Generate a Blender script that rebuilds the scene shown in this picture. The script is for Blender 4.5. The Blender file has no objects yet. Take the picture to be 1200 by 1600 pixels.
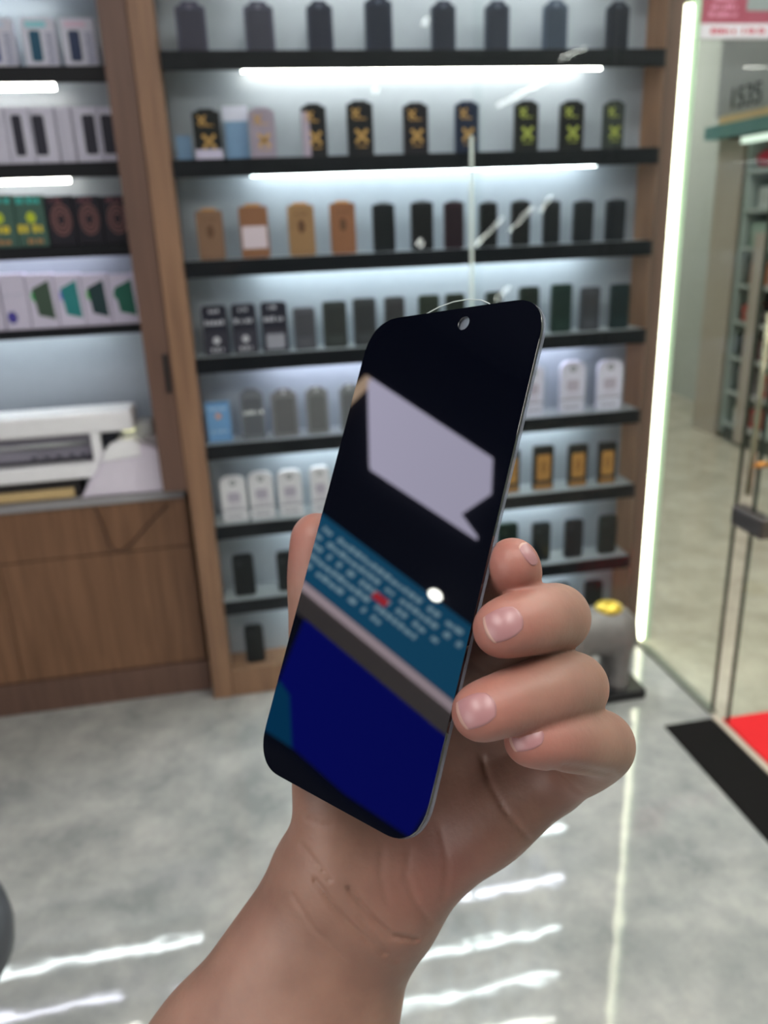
import bpy, bmesh, math, random
import numpy as np
from mathutils import Vector, Matrix

random.seed(7)
C = bpy.context.scene.collection
SC = bpy.context.scene

# ------------------------------------------------------------------ camera
F_PX = 1255.0
YAW, PITCH, ROLL = [math.radians(a) for a in (10.22, 19.82, -2.33)]
fw = np.array([math.sin(YAW) * math.cos(PITCH), math.cos(YAW) * math.cos(PITCH), -math.sin(PITCH)])
rt = np.array([math.cos(YAW), -math.sin(YAW), 0.0])
up = np.cross(rt, fw)
cr, sr = math.cos(ROLL), math.sin(ROLL)
RT, UP, FW = cr * rt + sr * up, -sr * rt + cr * up, fw
EYE = np.array([0.0, 0.0, 1.5])

cam = bpy.data.cameras.new('camera')
cam_o = bpy.data.objects.new('camera', cam)
C.objects.link(cam_o)
cam.sensor_fit = 'VERTICAL'
cam.sensor_height = 36.0
cam.lens = 36.0 * F_PX / 1600.0
cam.clip_start = 0.01
M = Matrix.Identity(4)
for i in range(3):
    M[i][0], M[i][1], M[i][2], M[i][3] = RT[i], UP[i], -FW[i], EYE[i]
cam_o.matrix_world = M
cam.dof.use_dof = True
cam.dof.focus_distance = 0.222
cam.dof.aperture_fstop = (cam.lens / 1000.0) / 0.0021
SC.camera = cam_o

# ------------------------------------------------------------------ world, light level
w = bpy.data.worlds.new('world'); SC.world = w; w.use_nodes = True
w.node_tree.nodes['Background'].inputs[0].default_value = (0.72, 0.78, 0.9, 1)
w.node_tree.nodes['Background'].inputs[1].default_value = 0.10
SC.view_settings.view_transform = 'Standard'
SC.view_settings.look = 'None'
SC.view_settings.exposure = 0.0
SC.view_settings.gamma = 1.0
SC.cycles.use_denoising = True
SC.cycles.max_bounces = 10
SC.cycles.transparent_max_bounces = 16
SC.cycles.sample_clamp_indirect = 6.0
SC.cycles.caustics_reflective = False
SC.cycles.caustics_refractive = False
L_CEIL, L_HALL, L_LED, L_NEON = 14.0, 28.0, 21.0, 7.0


def ray(px, py):
    return (px - 600) / F_PX * RT - (py - 800) / F_PX * UP + FW

def at(px, py, axis, val):
    """where the sight line through a measured point of the photo meets a real plane of the shop"""
    d = ray(px, py); t = (val - EYE[axis]) / d[axis]
    return EYE + t * d

# ------------------------------------------------------------------ materials
def s2l(c):
    return tuple(((v / 255) / 12.92 if v / 255 < 0.04045 else ((v / 255 + 0.055) / 1.055) ** 2.4) for v in c)

MATS = {}
def mat(name, col=(128, 128, 128), rough=0.5, metal=0.0, ior=1.5, emit=None, es=0.0, lin=None, noise=0.0, nscale=30.0,
        bump=0.0, alpha=1.0, coat=0.0, stretch=None):
    if name in MATS: return MATS[name]
    m = bpy.data.materials.new(name); m.use_nodes = True
    nt = m.node_tree; b = nt.nodes['Principled BSDF']
    c = lin if lin else s2l(col)
    b.inputs['Base Color'].default_value = (*c, 1)
    b.inputs['Roughness'].default_value = rough
    b.inputs['Metallic'].default_value = metal
    b.inputs['IOR'].default_value = ior
    b.inputs['Coat Weight'].default_value = coat
    b.inputs['Alpha'].default_value = alpha
    if emit:
        b.inputs['Emission Color'].default_value = (*emit, 1)
        b.inputs['Emission Strength'].default_value = es
    tc = nt.nodes.new('ShaderNodeTexCoord'); mp = nt.nodes.new('ShaderNodeMapping')
    nt.links.new(tc.outputs['Object'], mp.inputs[0])
    if stretch: mp.inputs['Scale'].default_value = stretch
    n = nt.nodes.new('ShaderNodeTexNoise'); n.inputs['Scale'].default_value = nscale; n.inputs['Detail'].default_value = 6
    nt.links.new(mp.outputs[0], n.inputs['Vector'])
    amt = noise if noise else 0.06
    r = nt.nodes.new('ShaderNodeMapRange')
    r.inputs['To Min'].default_value = 1 - amt; r.inputs['To Max'].default_value = 1 + amt
    nt.links.new(n.outputs['Fac'], r.inputs['Value'])
    mx = nt.nodes.new('ShaderNodeVectorMath'); mx.operation = 'SCALE'
    mx.inputs[0].default_value = c
    nt.links.new(r.outputs[0], mx.inputs['Scale'])
    nt.links.new(mx.outputs[0], b.inputs['Base Color'])
    if bump:
        bp = nt.nodes.new('ShaderNodeBump'); bp.inputs['Strength'].default_value = bump; bp.inputs['Distance'].default_value = 0.002
        nt.links.new(n.outputs['Fac'], bp.inputs['Height']); nt.links.new(bp.outputs[0], b.inputs['Normal'])
    MATS[name] = m
    return m

def emis(name, lin, strength):
    if name in MATS: return MATS[name]
    m = bpy.data.materials.new(name); m.use_nodes = True
    nt = m.node_tree; nt.nodes.clear()
    o = nt.nodes.new('ShaderNodeOutputMaterial'); e = nt.nodes.new('ShaderNodeEmission')
    e.inputs[0].default_value = (*lin, 1); e.inputs[1].default_value = strength
    nt.links.new(e.outputs[0], o.inputs[0])
    MATS[name] = m
    return m

def pane_mat(name, tint, ior=1.5, rough=0.0, extra=0.0, body=None, body_amt=0.0):
    """clear sheet: tinted see-through plus mirror-like reflection by Fresnel"""
    m = bpy.data.materials.new(name); m.use_nodes = True
    nt = m.node_tree; nt.nodes.clear()
    o = nt.nodes.new('ShaderNodeOutputMaterial')
    t = nt.nodes.new('ShaderNodeBsdfTransparent'); t.inputs[0].default_value = (*tint, 1)
    g = nt.nodes.new('ShaderNodeBsdfGlossy'); g.inputs['Roughness'].default_value = rough
    f = nt.nodes.new('ShaderNodeFresnel'); f.inputs[0].default_value = ior
    mx = nt.nodes.new('ShaderNodeMixShader')
    # the sheet mirrors on the face you look at; leaving it on the far side the ray simply passes
    ge = nt.nodes.new('ShaderNodeNewGeometry'); iv = nt.nodes.new('ShaderNodeMath'); iv.operation = 'SUBTRACT'; iv.inputs[0].default_value = 0.5
    ib = nt.nodes.new('ShaderNodeMath'); ib.operation = 'MULTIPLY'; ib.inputs[1].default_value = 0.5
    nt.links.new(ge.outputs['Backfacing'], ib.inputs[0]); nt.links.new(ib.outputs[0], iv.inputs[1])
    mf = nt.nodes.new('ShaderNodeMath'); mf.operation = 'MULTIPLY'; mf.use_clamp = True
    nt.links.new(f.outputs[0], mf.inputs[0]); nt.links.new(iv.outputs[0], mf.inputs[1])
    nt.links.new(mf.outputs[0], mx.inputs[0])
    src = t
    if body:
        d = nt.nodes.new('ShaderNodeBsdfDiffuse'); d.inputs[0].default_value = (*body, 1)
        m2 = nt.nodes.new('ShaderNodeMixShader'); m2.inputs[0].default_value = body_amt
        nt.links.new(t.outputs[0], m2.inputs[1]); nt.links.new(d.outputs[0], m2.inputs[2]); src = m2
    nt.links.new(src.outputs[0], mx.inputs[1]); nt.links.new(g.outputs[0], mx.inputs[2])
    nt.links.new(mx.outputs[0], o.inputs[0])
    MATS[name] = m
    return m

def wood_mat(name, c1, c2, plank=0.0):
    m = bpy.data.materials.new(name); m.use_nodes = True
    nt = m.node_tree; b = nt.nodes['Principled BSDF']; b.inputs['Roughness'].default_value = 0.45
    tc = nt.nodes.new('ShaderNodeTexCoord'); mp = nt.nodes.new('ShaderNodeMapping')
    mp.inputs['Scale'].default_value = (14, 14, 0.9)
    nt.links.new(tc.outputs['Object'], mp.inputs[0])
    n = nt.nodes.new('ShaderNodeTexNoise'); n.inputs['Scale'].default_value = 3.2; n.inputs['Detail'].default_value = 7
    n.inputs['Distortion'].default_value = 0.6
    nt.links.new(mp.outputs[0], n.inputs['Vector'])
    r = nt.nodes.new('ShaderNodeValToRGB')
    r.color_ramp.elements[0].position = 0.3; r.color_ramp.elements[0].color = (*s2l(c1), 1)
    r.color_ramp.elements[1].position = 0.7; r.color_ramp.elements[1].color = (*s2l(c2), 1)
    nt.links.new(n.outputs['Fac'], r.inputs[0])
    out = r.outputs[0]
    if plank:
        # broad boards of slightly different tone
        sx = nt.nodes.new('ShaderNodeSeparateXYZ'); nt.links.new(tc.outputs['Object'], sx.inputs[0])
        dv = nt.nodes.new('ShaderNodeMath'); dv.operation = 'DIVIDE'; dv.inputs[1].default_value = plank
        nt.links.new(sx.outputs[0], dv.inputs[0])
        fl = nt.nodes.new('ShaderNodeMath'); fl.operation = 'FLOOR'; nt.links.new(dv.outputs[0], fl.inputs[0])
        wn = nt.nodes.new('ShaderNodeTexWhiteNoise'); wn.noise_dimensions = '1D'; nt.links.new(fl.outputs[0], wn.inputs['W'])
        mr = nt.nodes.new('ShaderNodeMapRange'); mr.inputs['To Min'].default_value = 0.86; mr.inputs['To Max'].default_value = 1.12
        nt.links.new(wn.outputs['Value'], mr.inputs['Value'])
        sc = nt.nodes.new('ShaderNodeVectorMath'); sc.operation = 'SCALE'
        nt.links.new(out, sc.inputs[0]); nt.links.new(mr.outputs[0], sc.inputs['Scale']); out = sc.outputs[0]
    nt.links.new(out, b.inputs['Base Color'])
    MATS[name] = m
    return m

def floor_mat(name, ca, cb, rough, tile=None):
    m = bpy.data.materials.new(name); m.use_nodes = True
    nt = m.node_tree; b = nt.nodes['Principled BSDF']; b.inputs['Roughness'].default_value = rough
    b.inputs['IOR'].default_value = 1.75
    tc = nt.nodes.new('ShaderNodeTexCoord')
    n1 = nt.nodes.new('ShaderNodeTexNoise'); n1.inputs['Scale'].default_value = 4.5; n1.inputs['Detail'].default_value = 10
    n1.inputs['Roughness'].default_value = 0.72; n1.inputs['Distortion'].default_value = 0.15
    nt.links.new(tc.outputs['Object'], n1.inputs['Vector'])
    r = nt.nodes.new('ShaderNodeValToRGB')
    r.color_ramp.elements[0].position = 0.38; r.color_ramp.elements[0].color = (*s2l(ca), 1)
    r.color_ramp.elements[1].position = 0.66; r.color_ramp.elements[1].color = (*s2l(cb), 1)
    nt.links.new(n1.outputs['Fac'], r.inputs[0])
    nt.links.new(r.outputs[0], b.inputs['Base Color'])
    n2 = nt.nodes.new('ShaderNodeTexNoise'); n2.inputs['Scale'].default_value = 16.0; n2.inputs['Detail'].default_value = 1.0
    nt.links.new(tc.outputs['Object'], n2.inputs['Vector'])
    bp = nt.nodes.new('ShaderNodeBump'); bp.inputs['Strength'].default_value = 0.28; bp.inputs['Distance'].default_value = 0.0011
    nt.links.new(n2.outputs['Fac'], bp.inputs['Height']); nt.links.new(bp.outputs[0], b.inputs['Normal'])
    MATS[name] = m
    return m

# ------------------------------------------------------------------ mesh helpers
def obj(name, bm, m, parent=None, smooth=False, loc=None):
    me = bpy.data.meshes.new(name); bm.normal_update(); bm.to_mesh(me); bm.free()
    o = bpy.data.objects.new(name, me); C.objects.link(o)
    for k in (m if isinstance(m, (list, tuple)) else [m]): me.materials.append(k)
    if smooth:
        for p in me.polygons: p.use_smooth = True
    if loc is not None: o.location = loc
    if parent is not None: o.parent = parent
    return o

def tag(o, label, cat, group=None, kind=None):
    o['label'] = label; o['category'] = cat
    if group: o['group'] = group
    if kind: o['kind'] = kind
    return o

def thing(name, label, cat, loc=(0, 0, 0), group=None):
    o = bpy.data.objects.new(name, None); C.objects.link(o); o.location = loc
    o.empty_display_size = 0.05
    return tag(o, label, cat, group)

def struct(name, bm, m, label=None):
    o = obj(name, bm, m); o['kind'] = 'structure'
    if label: o['label'] = label
    return o

def box(bm, x0, x1, y0, y1, z0, z1, bev=0.0, seg=2):
    t = bmesh.new()
    bmesh.ops.create_cube(t, size=1.0)
    for v in t.verts:
        v.co = Vector(((x0 + x1) / 2 + v.co.x * (x1 - x0), (y0 + y1) / 2 + v.co.y * (y1 - y0), (z0 + z1) / 2 + v.co.z * (z1 - z0)))
    if bev:
        bmesh.ops.bevel(t, geom=t.edges[:], offset=bev, segments=seg, affect='EDGES', profile=0.5, clamp_overlap=True)
    me = bpy.data.meshes.new('t'); t.to_mesh(me); t.free(); bm.from_mesh(me); bpy.data.meshes.remove(me)
    return bm

def B(*a, **k):
    return box(bmesh.new(), *a, **k)

def tube(bm, pts, r, seg=10, cap=True):
    rings = []
    P = [Vector(p) for p in pts]
    for i, p in enumerate(P):
        d = (P[min(i + 1, len(P) - 1)] - P[max(i - 1, 0)]).normalized()
        a = d.orthogonal().normalized() if i == 0 else (a - d * a.dot(d)).normalized()
        b = d.cross(a)
        rr = r[i] if isinstance(r, (list, tuple)) else r
        rings.append([bm.verts.new(p + (a * math.cos(t) + b * math.sin(t)) * rr) for t in [2 * math.pi * k / seg for k in range(seg)]])
    for i in range(len(rings) - 1):
        for k in range(seg):
            bm.faces.new((rings[i][k], rings[i][(k + 1) % seg], rings[i + 1][(k + 1) % seg], rings[i + 1][k]))
    if cap:
        bm.faces.new(rings[0][::-1]); bm.faces.new(rings[-1])
    return bm

def prism(pts, y0, y1, bm=None):
    """outline in x,z extruded along y"""
    bm = bm or bmesh.new()
    a = [bm.verts.new((x, y0, z)) for x, z in pts]; b = [bm.verts.new((x, y1, z)) for x, z in pts]
    bm.faces.new(a); bm.faces.new(b[::-1])
    n = len(pts)
    for i in range(n):
        bm.faces.new((a[i], b[i], b[(i + 1) % n], a[(i + 1) % n]))
    bmesh.ops.recalc_face_normals(bm, faces=bm.faces[:])
    return bm

def rrect(w_, h_, r, n=6, x=0.0, z=0.0, rt_=None):
    """rounded rectangle outline, centred on x, standing on z; rt_ = radius of the top corners"""
    out = []
    rt2 = r if rt_ is None else rt_
    for cx, cz, a0, rr in ((w_ / 2, 0, -90, r), (w_ / 2, h_, 0, rt2), (-w_ / 2, h_, 90, rt2), (-w_ / 2, 0, 180, r)):
        sx = 1 if cx > 0 else -1; sz = 1 if cz > 0 else -1
        for k in range(n + 1):
            a = math.radians(a0 + 90 * k / n)
            out.append((x + cx - sx * rr + rr * math.cos(a), z + cz - sz * rr + rr * math.sin(a)))
    return out

def lathe(bm, prof, cx, cy, seg=40):
    rings = []
    for r, z in prof:
        rings.append([bm.verts.new((cx + r * math.cos(2 * math.pi * k / seg), cy + r * math.sin(2 * math.pi * k / seg), z)) for k in range(seg)])
    for i in range(len(rings) - 1):
        for k in range(seg):
            bm.faces.new((rings[i][k], rings[i][(k + 1) % seg], rings[i + 1][(k + 1) % seg], rings[i + 1][k]))
    bm.faces.new(rings[0][::-1]); bm.faces.new(rings[-1])
    return bm

# ------------------------------------------------------------------ signed-distance modelling (hand, figurine)
def seg_d(P, a, b, r1, r2):
    a = np.asarray(a, np.float32); b = np.asarray(b, np.float32)
    ab = b - a; pa = P - a
    h = np.clip((pa @ ab) / max(float(ab @ ab), 1e-12), 0, 1)
    d = pa - h[:, None] * ab
    return np.sqrt((d * d).sum(1)) - (r1 + (r2 - r1) * h)

def smin(a, b, k):
    h = np.clip(0.5 + 0.5 * (b - a) / k, 0, 1)
    return b + (a - b) * h - k * h * (1 - h)

def sdf_mesh(fn, lo, hi, h, blk=5):
    """surface nets over a sparse grid: returns vertices and quads"""
    lo = np.asarray(lo, float); hi = np.asarray(hi, float)
    nb = np.ceil((hi - lo) / (h * blk)).astype(int)
    n = nb * blk + 1
    V = np.full(n, 1.0, np.float32)
    bi = np.stack(np.meshgrid(*[np.arange(k) for k in nb], indexing='ij'), -1).reshape(-1, 3)
    cen = (lo + (bi + 0.5) * blk * h).astype(np.float32)
    dv = fn(cen)
    half = blk * h * 0.87 + 0.0035
    inside = dv < -half
    for b3 in bi[inside]:
        V[b3[0] * blk:b3[0] * blk + blk + 1, b3[1] * blk:b3[1] * blk + blk + 1, b3[2] * blk:b3[2] * blk + blk + 1] = -1.0
    act = bi[np.abs(dv) <= half]
    off = np.stack(np.meshgrid(*[np.arange(blk + 1)] * 3, indexing='ij'), -1).reshape(-1, 3)
    for s in range(0, len(act), 3000):
        A = act[s:s + 3000]
        idx = (A[:, None, :] * blk + off[None]).reshape(-1, 3)
        v = fn((lo + idx * h).astype(np.float32))
        V[idx[:, 0], idx[:, 1], idx[:, 2]] = v
    ins = V < 0
    cells = np.zeros(n - 1, np.int8)
    for dx in (0, 1):
        for dy in (0, 1):
            for dz in (0, 1):
                cells += ins[dx:n[0] - 1 + dx, dy:n[1] - 1 + dy, dz:n[2] - 1 + dz]
    ci = np.argwhere((cells > 0) & (cells < 8))
    ids = np.full(n - 1, -1, np.int32); ids[ci[:, 0], ci[:, 1], ci[:, 2]] = np.arange(len(ci))
    acc = np.zeros((len(ci), 3)); cnt = np.zeros(len(ci))
    cor = [(a, b, c) for a in (0, 1) for b in (0, 1) for c in (0, 1)]
    for i in range(8):
        for j in range(i + 1, 8):
            a, b = np.array(cor[i]), np.array(cor[j])
            if np.abs(a - b).sum() != 1: continue
            va = V[tuple((ci + a).T)]; vb = V[tuple((ci + b).T)]
            m = (va < 0) != (vb < 0)
            t = np.where(m, va / np.where(m, va - vb, 1), 0)
            acc[m] += (a + t[:, None] * (b - a))[m]; cnt[m] += 1
    verts = lo + (ci + acc / cnt[:, None]) * h
    quads = []
    for ax in range(3):
        s0 = [slice(None)] * 3; s1 = [slice(None)] * 3
        s0[ax] = slice(0, -1); s1[ax] = slice(1, None)
        e = np.argwhere(ins[tuple(s0)] != ins[tuple(s1)])
        o1, o2 = [(1, 2), (2, 0), (0, 1)][ax]
        e = e[(e[:, o1] > 0) & (e[:, o2] > 0) & (e[:, o1] < n[o1] - 1) & (e[:, o2] < n[o2] - 1)]
        flip = ins[tuple(e.T)]
        def cid(d1, d2):
            q = e.copy(); q[:, o1] -= d1; q[:, o2] -= d2
            return ids[tuple(q.T)]
        q = np.stack([cid(0, 0), cid(1, 0), cid(1, 1), cid(0, 1)], 1)
        q[~flip] = q[~flip][:, ::-1]
        quads.append(q)
    quads = np.concatenate(quads)
    quads = quads[(quads >= 0).all(1)]
    # light relaxation
    ed = np.concatenate([quads[:, [0, 1]], quads[:, [1, 2]], quads[:, [2, 3]], quads[:, [3, 0]]])
    for lam in (0.5, -0.52, 0.5, -0.52):
        s = np.zeros_like(verts); c = np.zeros(len(verts))
        for k in range(3):
            s[:, k] = np.bincount(ed[:, 0], verts[ed[:, 1], k], len(verts)) + np.bincount(ed[:, 1], verts[ed[:, 0], k], len(verts))
        c = np.bincount(ed[:, 0], minlength=len(verts)) + np.bincount(ed[:, 1], minlength=len(verts))
        verts = verts + lam * (s / np.maximum(c, 1)[:, None] - verts)
    return verts, quads

def np_mesh(name, verts, faces, mats, parent=None, attr=None):
    me = bpy.data.meshes.new(name)
    me.vertices.add(len(verts)); me.vertices.foreach_set('co', np.asarray(verts, np.float32).ravel())
    faces = np.asarray(faces, np.int32)
    me.loops.add(faces.size); me.loops.foreach_set('vertex_index', faces.ravel())
    me.polygons.add(len(faces))
    me.polygons.foreach_set('loop_start', np.arange(0, faces.size, faces.shape[1], dtype=np.int32))
    me.polygons.foreach_set('loop_total', np.full(len(faces), faces.shape[1], np.int32))
    me.polygons.foreach_set('use_smooth', np.ones(len(faces), bool))
    me.update(calc_edges=True); me.validate()
    for k, v in (attr or {}).items():
        a = me.attributes.new(k, 'FLOAT', 'POINT'); a.data.foreach_set('value', v.astype(np.float32))
    for m in mats: me.materials.append(m)
    o = bpy.data.objects.new(name, me); C.objects.link(o)
    if parent is not None: o.parent = parent
    return o

# ------------------------------------------------------------------ palette
WOOD = wood_mat('oak_veneer', (122, 91, 70), (152, 116, 90))
WOOD_D = wood_mat('brown_veneer', (94, 70, 60), (110, 82, 70))
WOOD_P = wood_mat('brown_boards', (108, 76, 54), (134, 97, 72), plank=0.115)
BLACK = mat('black_shelf', (7, 11, 19), rough=0.45, ior=1.35)
SHELFTOP = mat('pale_shelf_top', (150, 156, 160), rough=0.35)
BACK = mat('grey_back_panel', (156, 163, 173), rough=0.33)
LEDW = emis('led_white', (0.89, 0.99, 1.0), L_LED)
LEDV = emis('led_violet_white', (0.84, 0.86, 1.0), L_LED)
LEDWARM = emis('led_neutral', (1.0, 1.0, 0.92), L_LED)
ALU = mat('aluminium', (170, 172, 175), rough=0.35, metal=0.9)
WHITE = mat('white_plastic', (246, 245, 248), rough=0.3)
PANE = pane_mat('clear_glass', (0.97, 0.985, 0.98), 1.5)
PANEG = pane_mat('green_tinted_glass', (0.945, 0.972, 0.955), 1.5)
EDGEG = mat('glass_edge', (180, 205, 198), rough=0.2)

# ------------------------------------------------------------------ shell
FLOOR = floor_mat('grey_stone_floor', (138, 140, 140), (180, 179, 175), 0.05)
FLOORO = floor_mat('beige_stone_floor', (166, 160, 146), (196, 189, 174), 0.12)
GX = 1.37           # plane of the glass front on the right
struct('floor', B(-2.3, GX, -3.1, 2.9, -0.05, 0.0), FLOOR)
struct('floor_outside', B(GX, 6.0, -8.0, 9.0, -0.05, 0.0), FLOORO)
DARK = mat('dark_paint', (22, 24, 30), rough=0.8)
struct('ceiling', B(-2.3, GX + 0.05, -3.1, 2.9, 3.05, 3.12), DARK)
struct('ceiling_outside', B(GX + 0.05, 6.0, -8.0, 9.0, 3.3, 3.37), mat('mall_ceiling', (150, 150, 148), rough=0.8))
struct('wall_back', B(-2.3, 1.5, 2.80, 2.90, 0, 3.1), mat('wall_grey', (90, 94, 100), rough=0.7))
struct('wall_left', B(-2.3, -2.2, -3.1, 2.8, 0, 3.1), DARK)
struct('wall_front', B(-2.3, GX, -3.2, -3.1, 0, 3.1), mat('shop_front_grey', (70, 70, 76), rough=0.8))
struct('wall_far_right', B(3.75, 3.85, -8.0, 9.0, 0, 3.3), mat('mall_wall', (176, 180, 176), rough=0.7))
struct('wall_far_end', B(1.37, 6.0, 9.0, 9.1, 0, 3.3), mat('mall_wall2', (180, 188, 182), rough=0.7))
struct('wall_right', B(1.37, 1.40, 2.851, 9.0, 0, 3.3), mat('mall_wall3', (170, 182, 174), rough=0.7))

# ------------------------------------------------------------------ main rack
YF, YB = 2.426, 2.548
XL, XR = -0.105, 1.318
ZS = [1.940, 1.680, 1.417, 1.146, 0.882, 0.620, 0.354]
TOP = 2.34
ORD = ['top', 'second', 'third', 'fourth', 'fifth', 'sixth', 'seventh']
rack = thing('display_rack', 'tall oak display rack with black shelves and glowing LED strips behind the hand', 'display rack', (XL, YF, 0))
def kid(name, bm, m, parent, **k):
    o = obj(name, bm, m, parent, **k)
    o.matrix_parent_inverse = Matrix.Translation(-Vector(parent.location))
    return o
kid('back_panel', B(XL, XR, YB, YB + 0.02, 0.08, TOP), BACK, rack)
kid('side_post', B(XL - 0.068, XL - 0.002, YF + 0.002, YB + 0.06, 0.0, TOP, bev=0.002), WOOD, rack)
kid('side_post', B(XR - 0.001, XR + 0.052, YF + 0.002, YB + 0.06, 0.0, TOP, bev=0.002), WOOD, rack)
kid('front_shade_strip', B(XR + 0.0005, XR + 0.0515, YF - 0.002, YF + 0.0015, 0.0, TOP), mat('shaded_post_brown', (92, 72, 62), rough=0.6), rack)  # added strip, darker than the oak: shade of the post front put into colour
kid('plinth', B(XL - 0.001, XR - 0.002, YF + 0.004, YB, 0.0, 0.100, bev=0.002), WOOD, rack)
kid('crown_board', B(XL, XR, YF, YB, TOP - 0.03, TOP + 0.0), WOOD, rack)
for i, z in enumerate([2.203] + ZS):
    sh = kid('shelf', B(XL + 0.001, XR, YF + 0.0065, YB, z - 0.014, z - 0.0005), SHELFTOP, rack)
    lip = kid('shelf_lip', B(XL + 0.001, XR, YF - 0.004, YF + 0.006, z - 0.046, z, bev=0.0015), BLACK, rack)
    lip.parent = sh; lip['label'] = 'black front lip'
    led = LEDWARM if i <= 1 else (LEDV if i == 4 else LEDW)
    x0, x1 = (0.105, 1.14)
    bm = bmesh.new()
    tube(bm, [(x0, YF + 0.046, z - 0.036), (x1, YF + 0.046, z - 0.036)], 0.0095, 12)
    kid('led_tube', bm, led, rack, smooth=True)

# ------------------------------------------------------------------ packages
def mk(c, rough=0.45): return mat('p_%d_%d_%d' % c, c, rough=rough, ior=1.38)
GOLD = mat('gold_print', (205, 160, 95), rough=0.35, metal=0.3)
GREEN_GOLD = mat('green_gold_print', (168, 176, 80), rough=0.4)
def xstar(x, z, s, y, bm):
    for a in (45, -45):
        c, n = math.cos(math.radians(a)), math.sin(math.radians(a))
        pts = [(x + c * u * s - n * v * s * 0.2, z + n * u * s + c * v * s * 0.2) for u, v in ((-1, -1), (1, -1), (1, 1), (-1, 1))]
        prism(pts, y - 0.0006, y, bm)
    return bm
def ring(x, z, r1, r2, y, bm, n=18, sq=1.0):
    for k in range(n):
        a, b = 2 * math.pi * k / n, 2 * math.pi * (k + 1) / n
        prism([(x + r1 * math.cos(a), z + sq * r1 * math.sin(a)), (x + r2 * math.cos(a), z + sq * r2 * math.sin(a)),
               (x + r2 * math.cos(b), z + sq * r2 * math.sin(b)), (x + r1 * math.cos(b), z + sq * r1 * math.sin(b))], y - 0.0006, y, bm)
    return bm
def marks(x, z, w_, h_, y, bm, seed=0):
    """a line of small uneven strokes, as the blurred print reads"""
    rnd = random.Random(seed); u = x - w_ / 2
    while u < x + w_ / 2 - h_ * 0.3:
        ww = h_ * rnd.uniform(0.35, 0.8)
        hh = h_ * rnd.uniform(0.65, 1.0)
        prism([(u, z), (u + ww, z), (u + ww, z + hh), (u, z + hh)], y - 0.0006, y, bm)
        u += ww + h_ * rnd.choice([0.2, 0.25, 0.6])
    return bm

def hang_outline(w_, h_, r=0.006, tab=0.016):
    """case pack outline: rounded body with a raised rounded hanging tab on top"""
    o = []
    hb = h_ - tab * 0.55
    tw = w_ * 0.30
    for cx, cz, a0 in ((w_ / 2 - r, r, -90), (w_ / 2 - r, hb - r, 0)):
        for k in range(5):
            a = math.radians(a0 + 90 * k / 4); o.append((cx + r * math.cos(a), cz + r * math.sin(a)))
    rr = tab * 0.4
    for k in range(5):
        a = math.radians(90 * k / 4); o.append((tw - rr + rr * math.cos(a), h_ - rr + rr * math.sin(a)))
    n = len(o)
    return o + [(-x, z) for x, z in o[::-1]]

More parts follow.
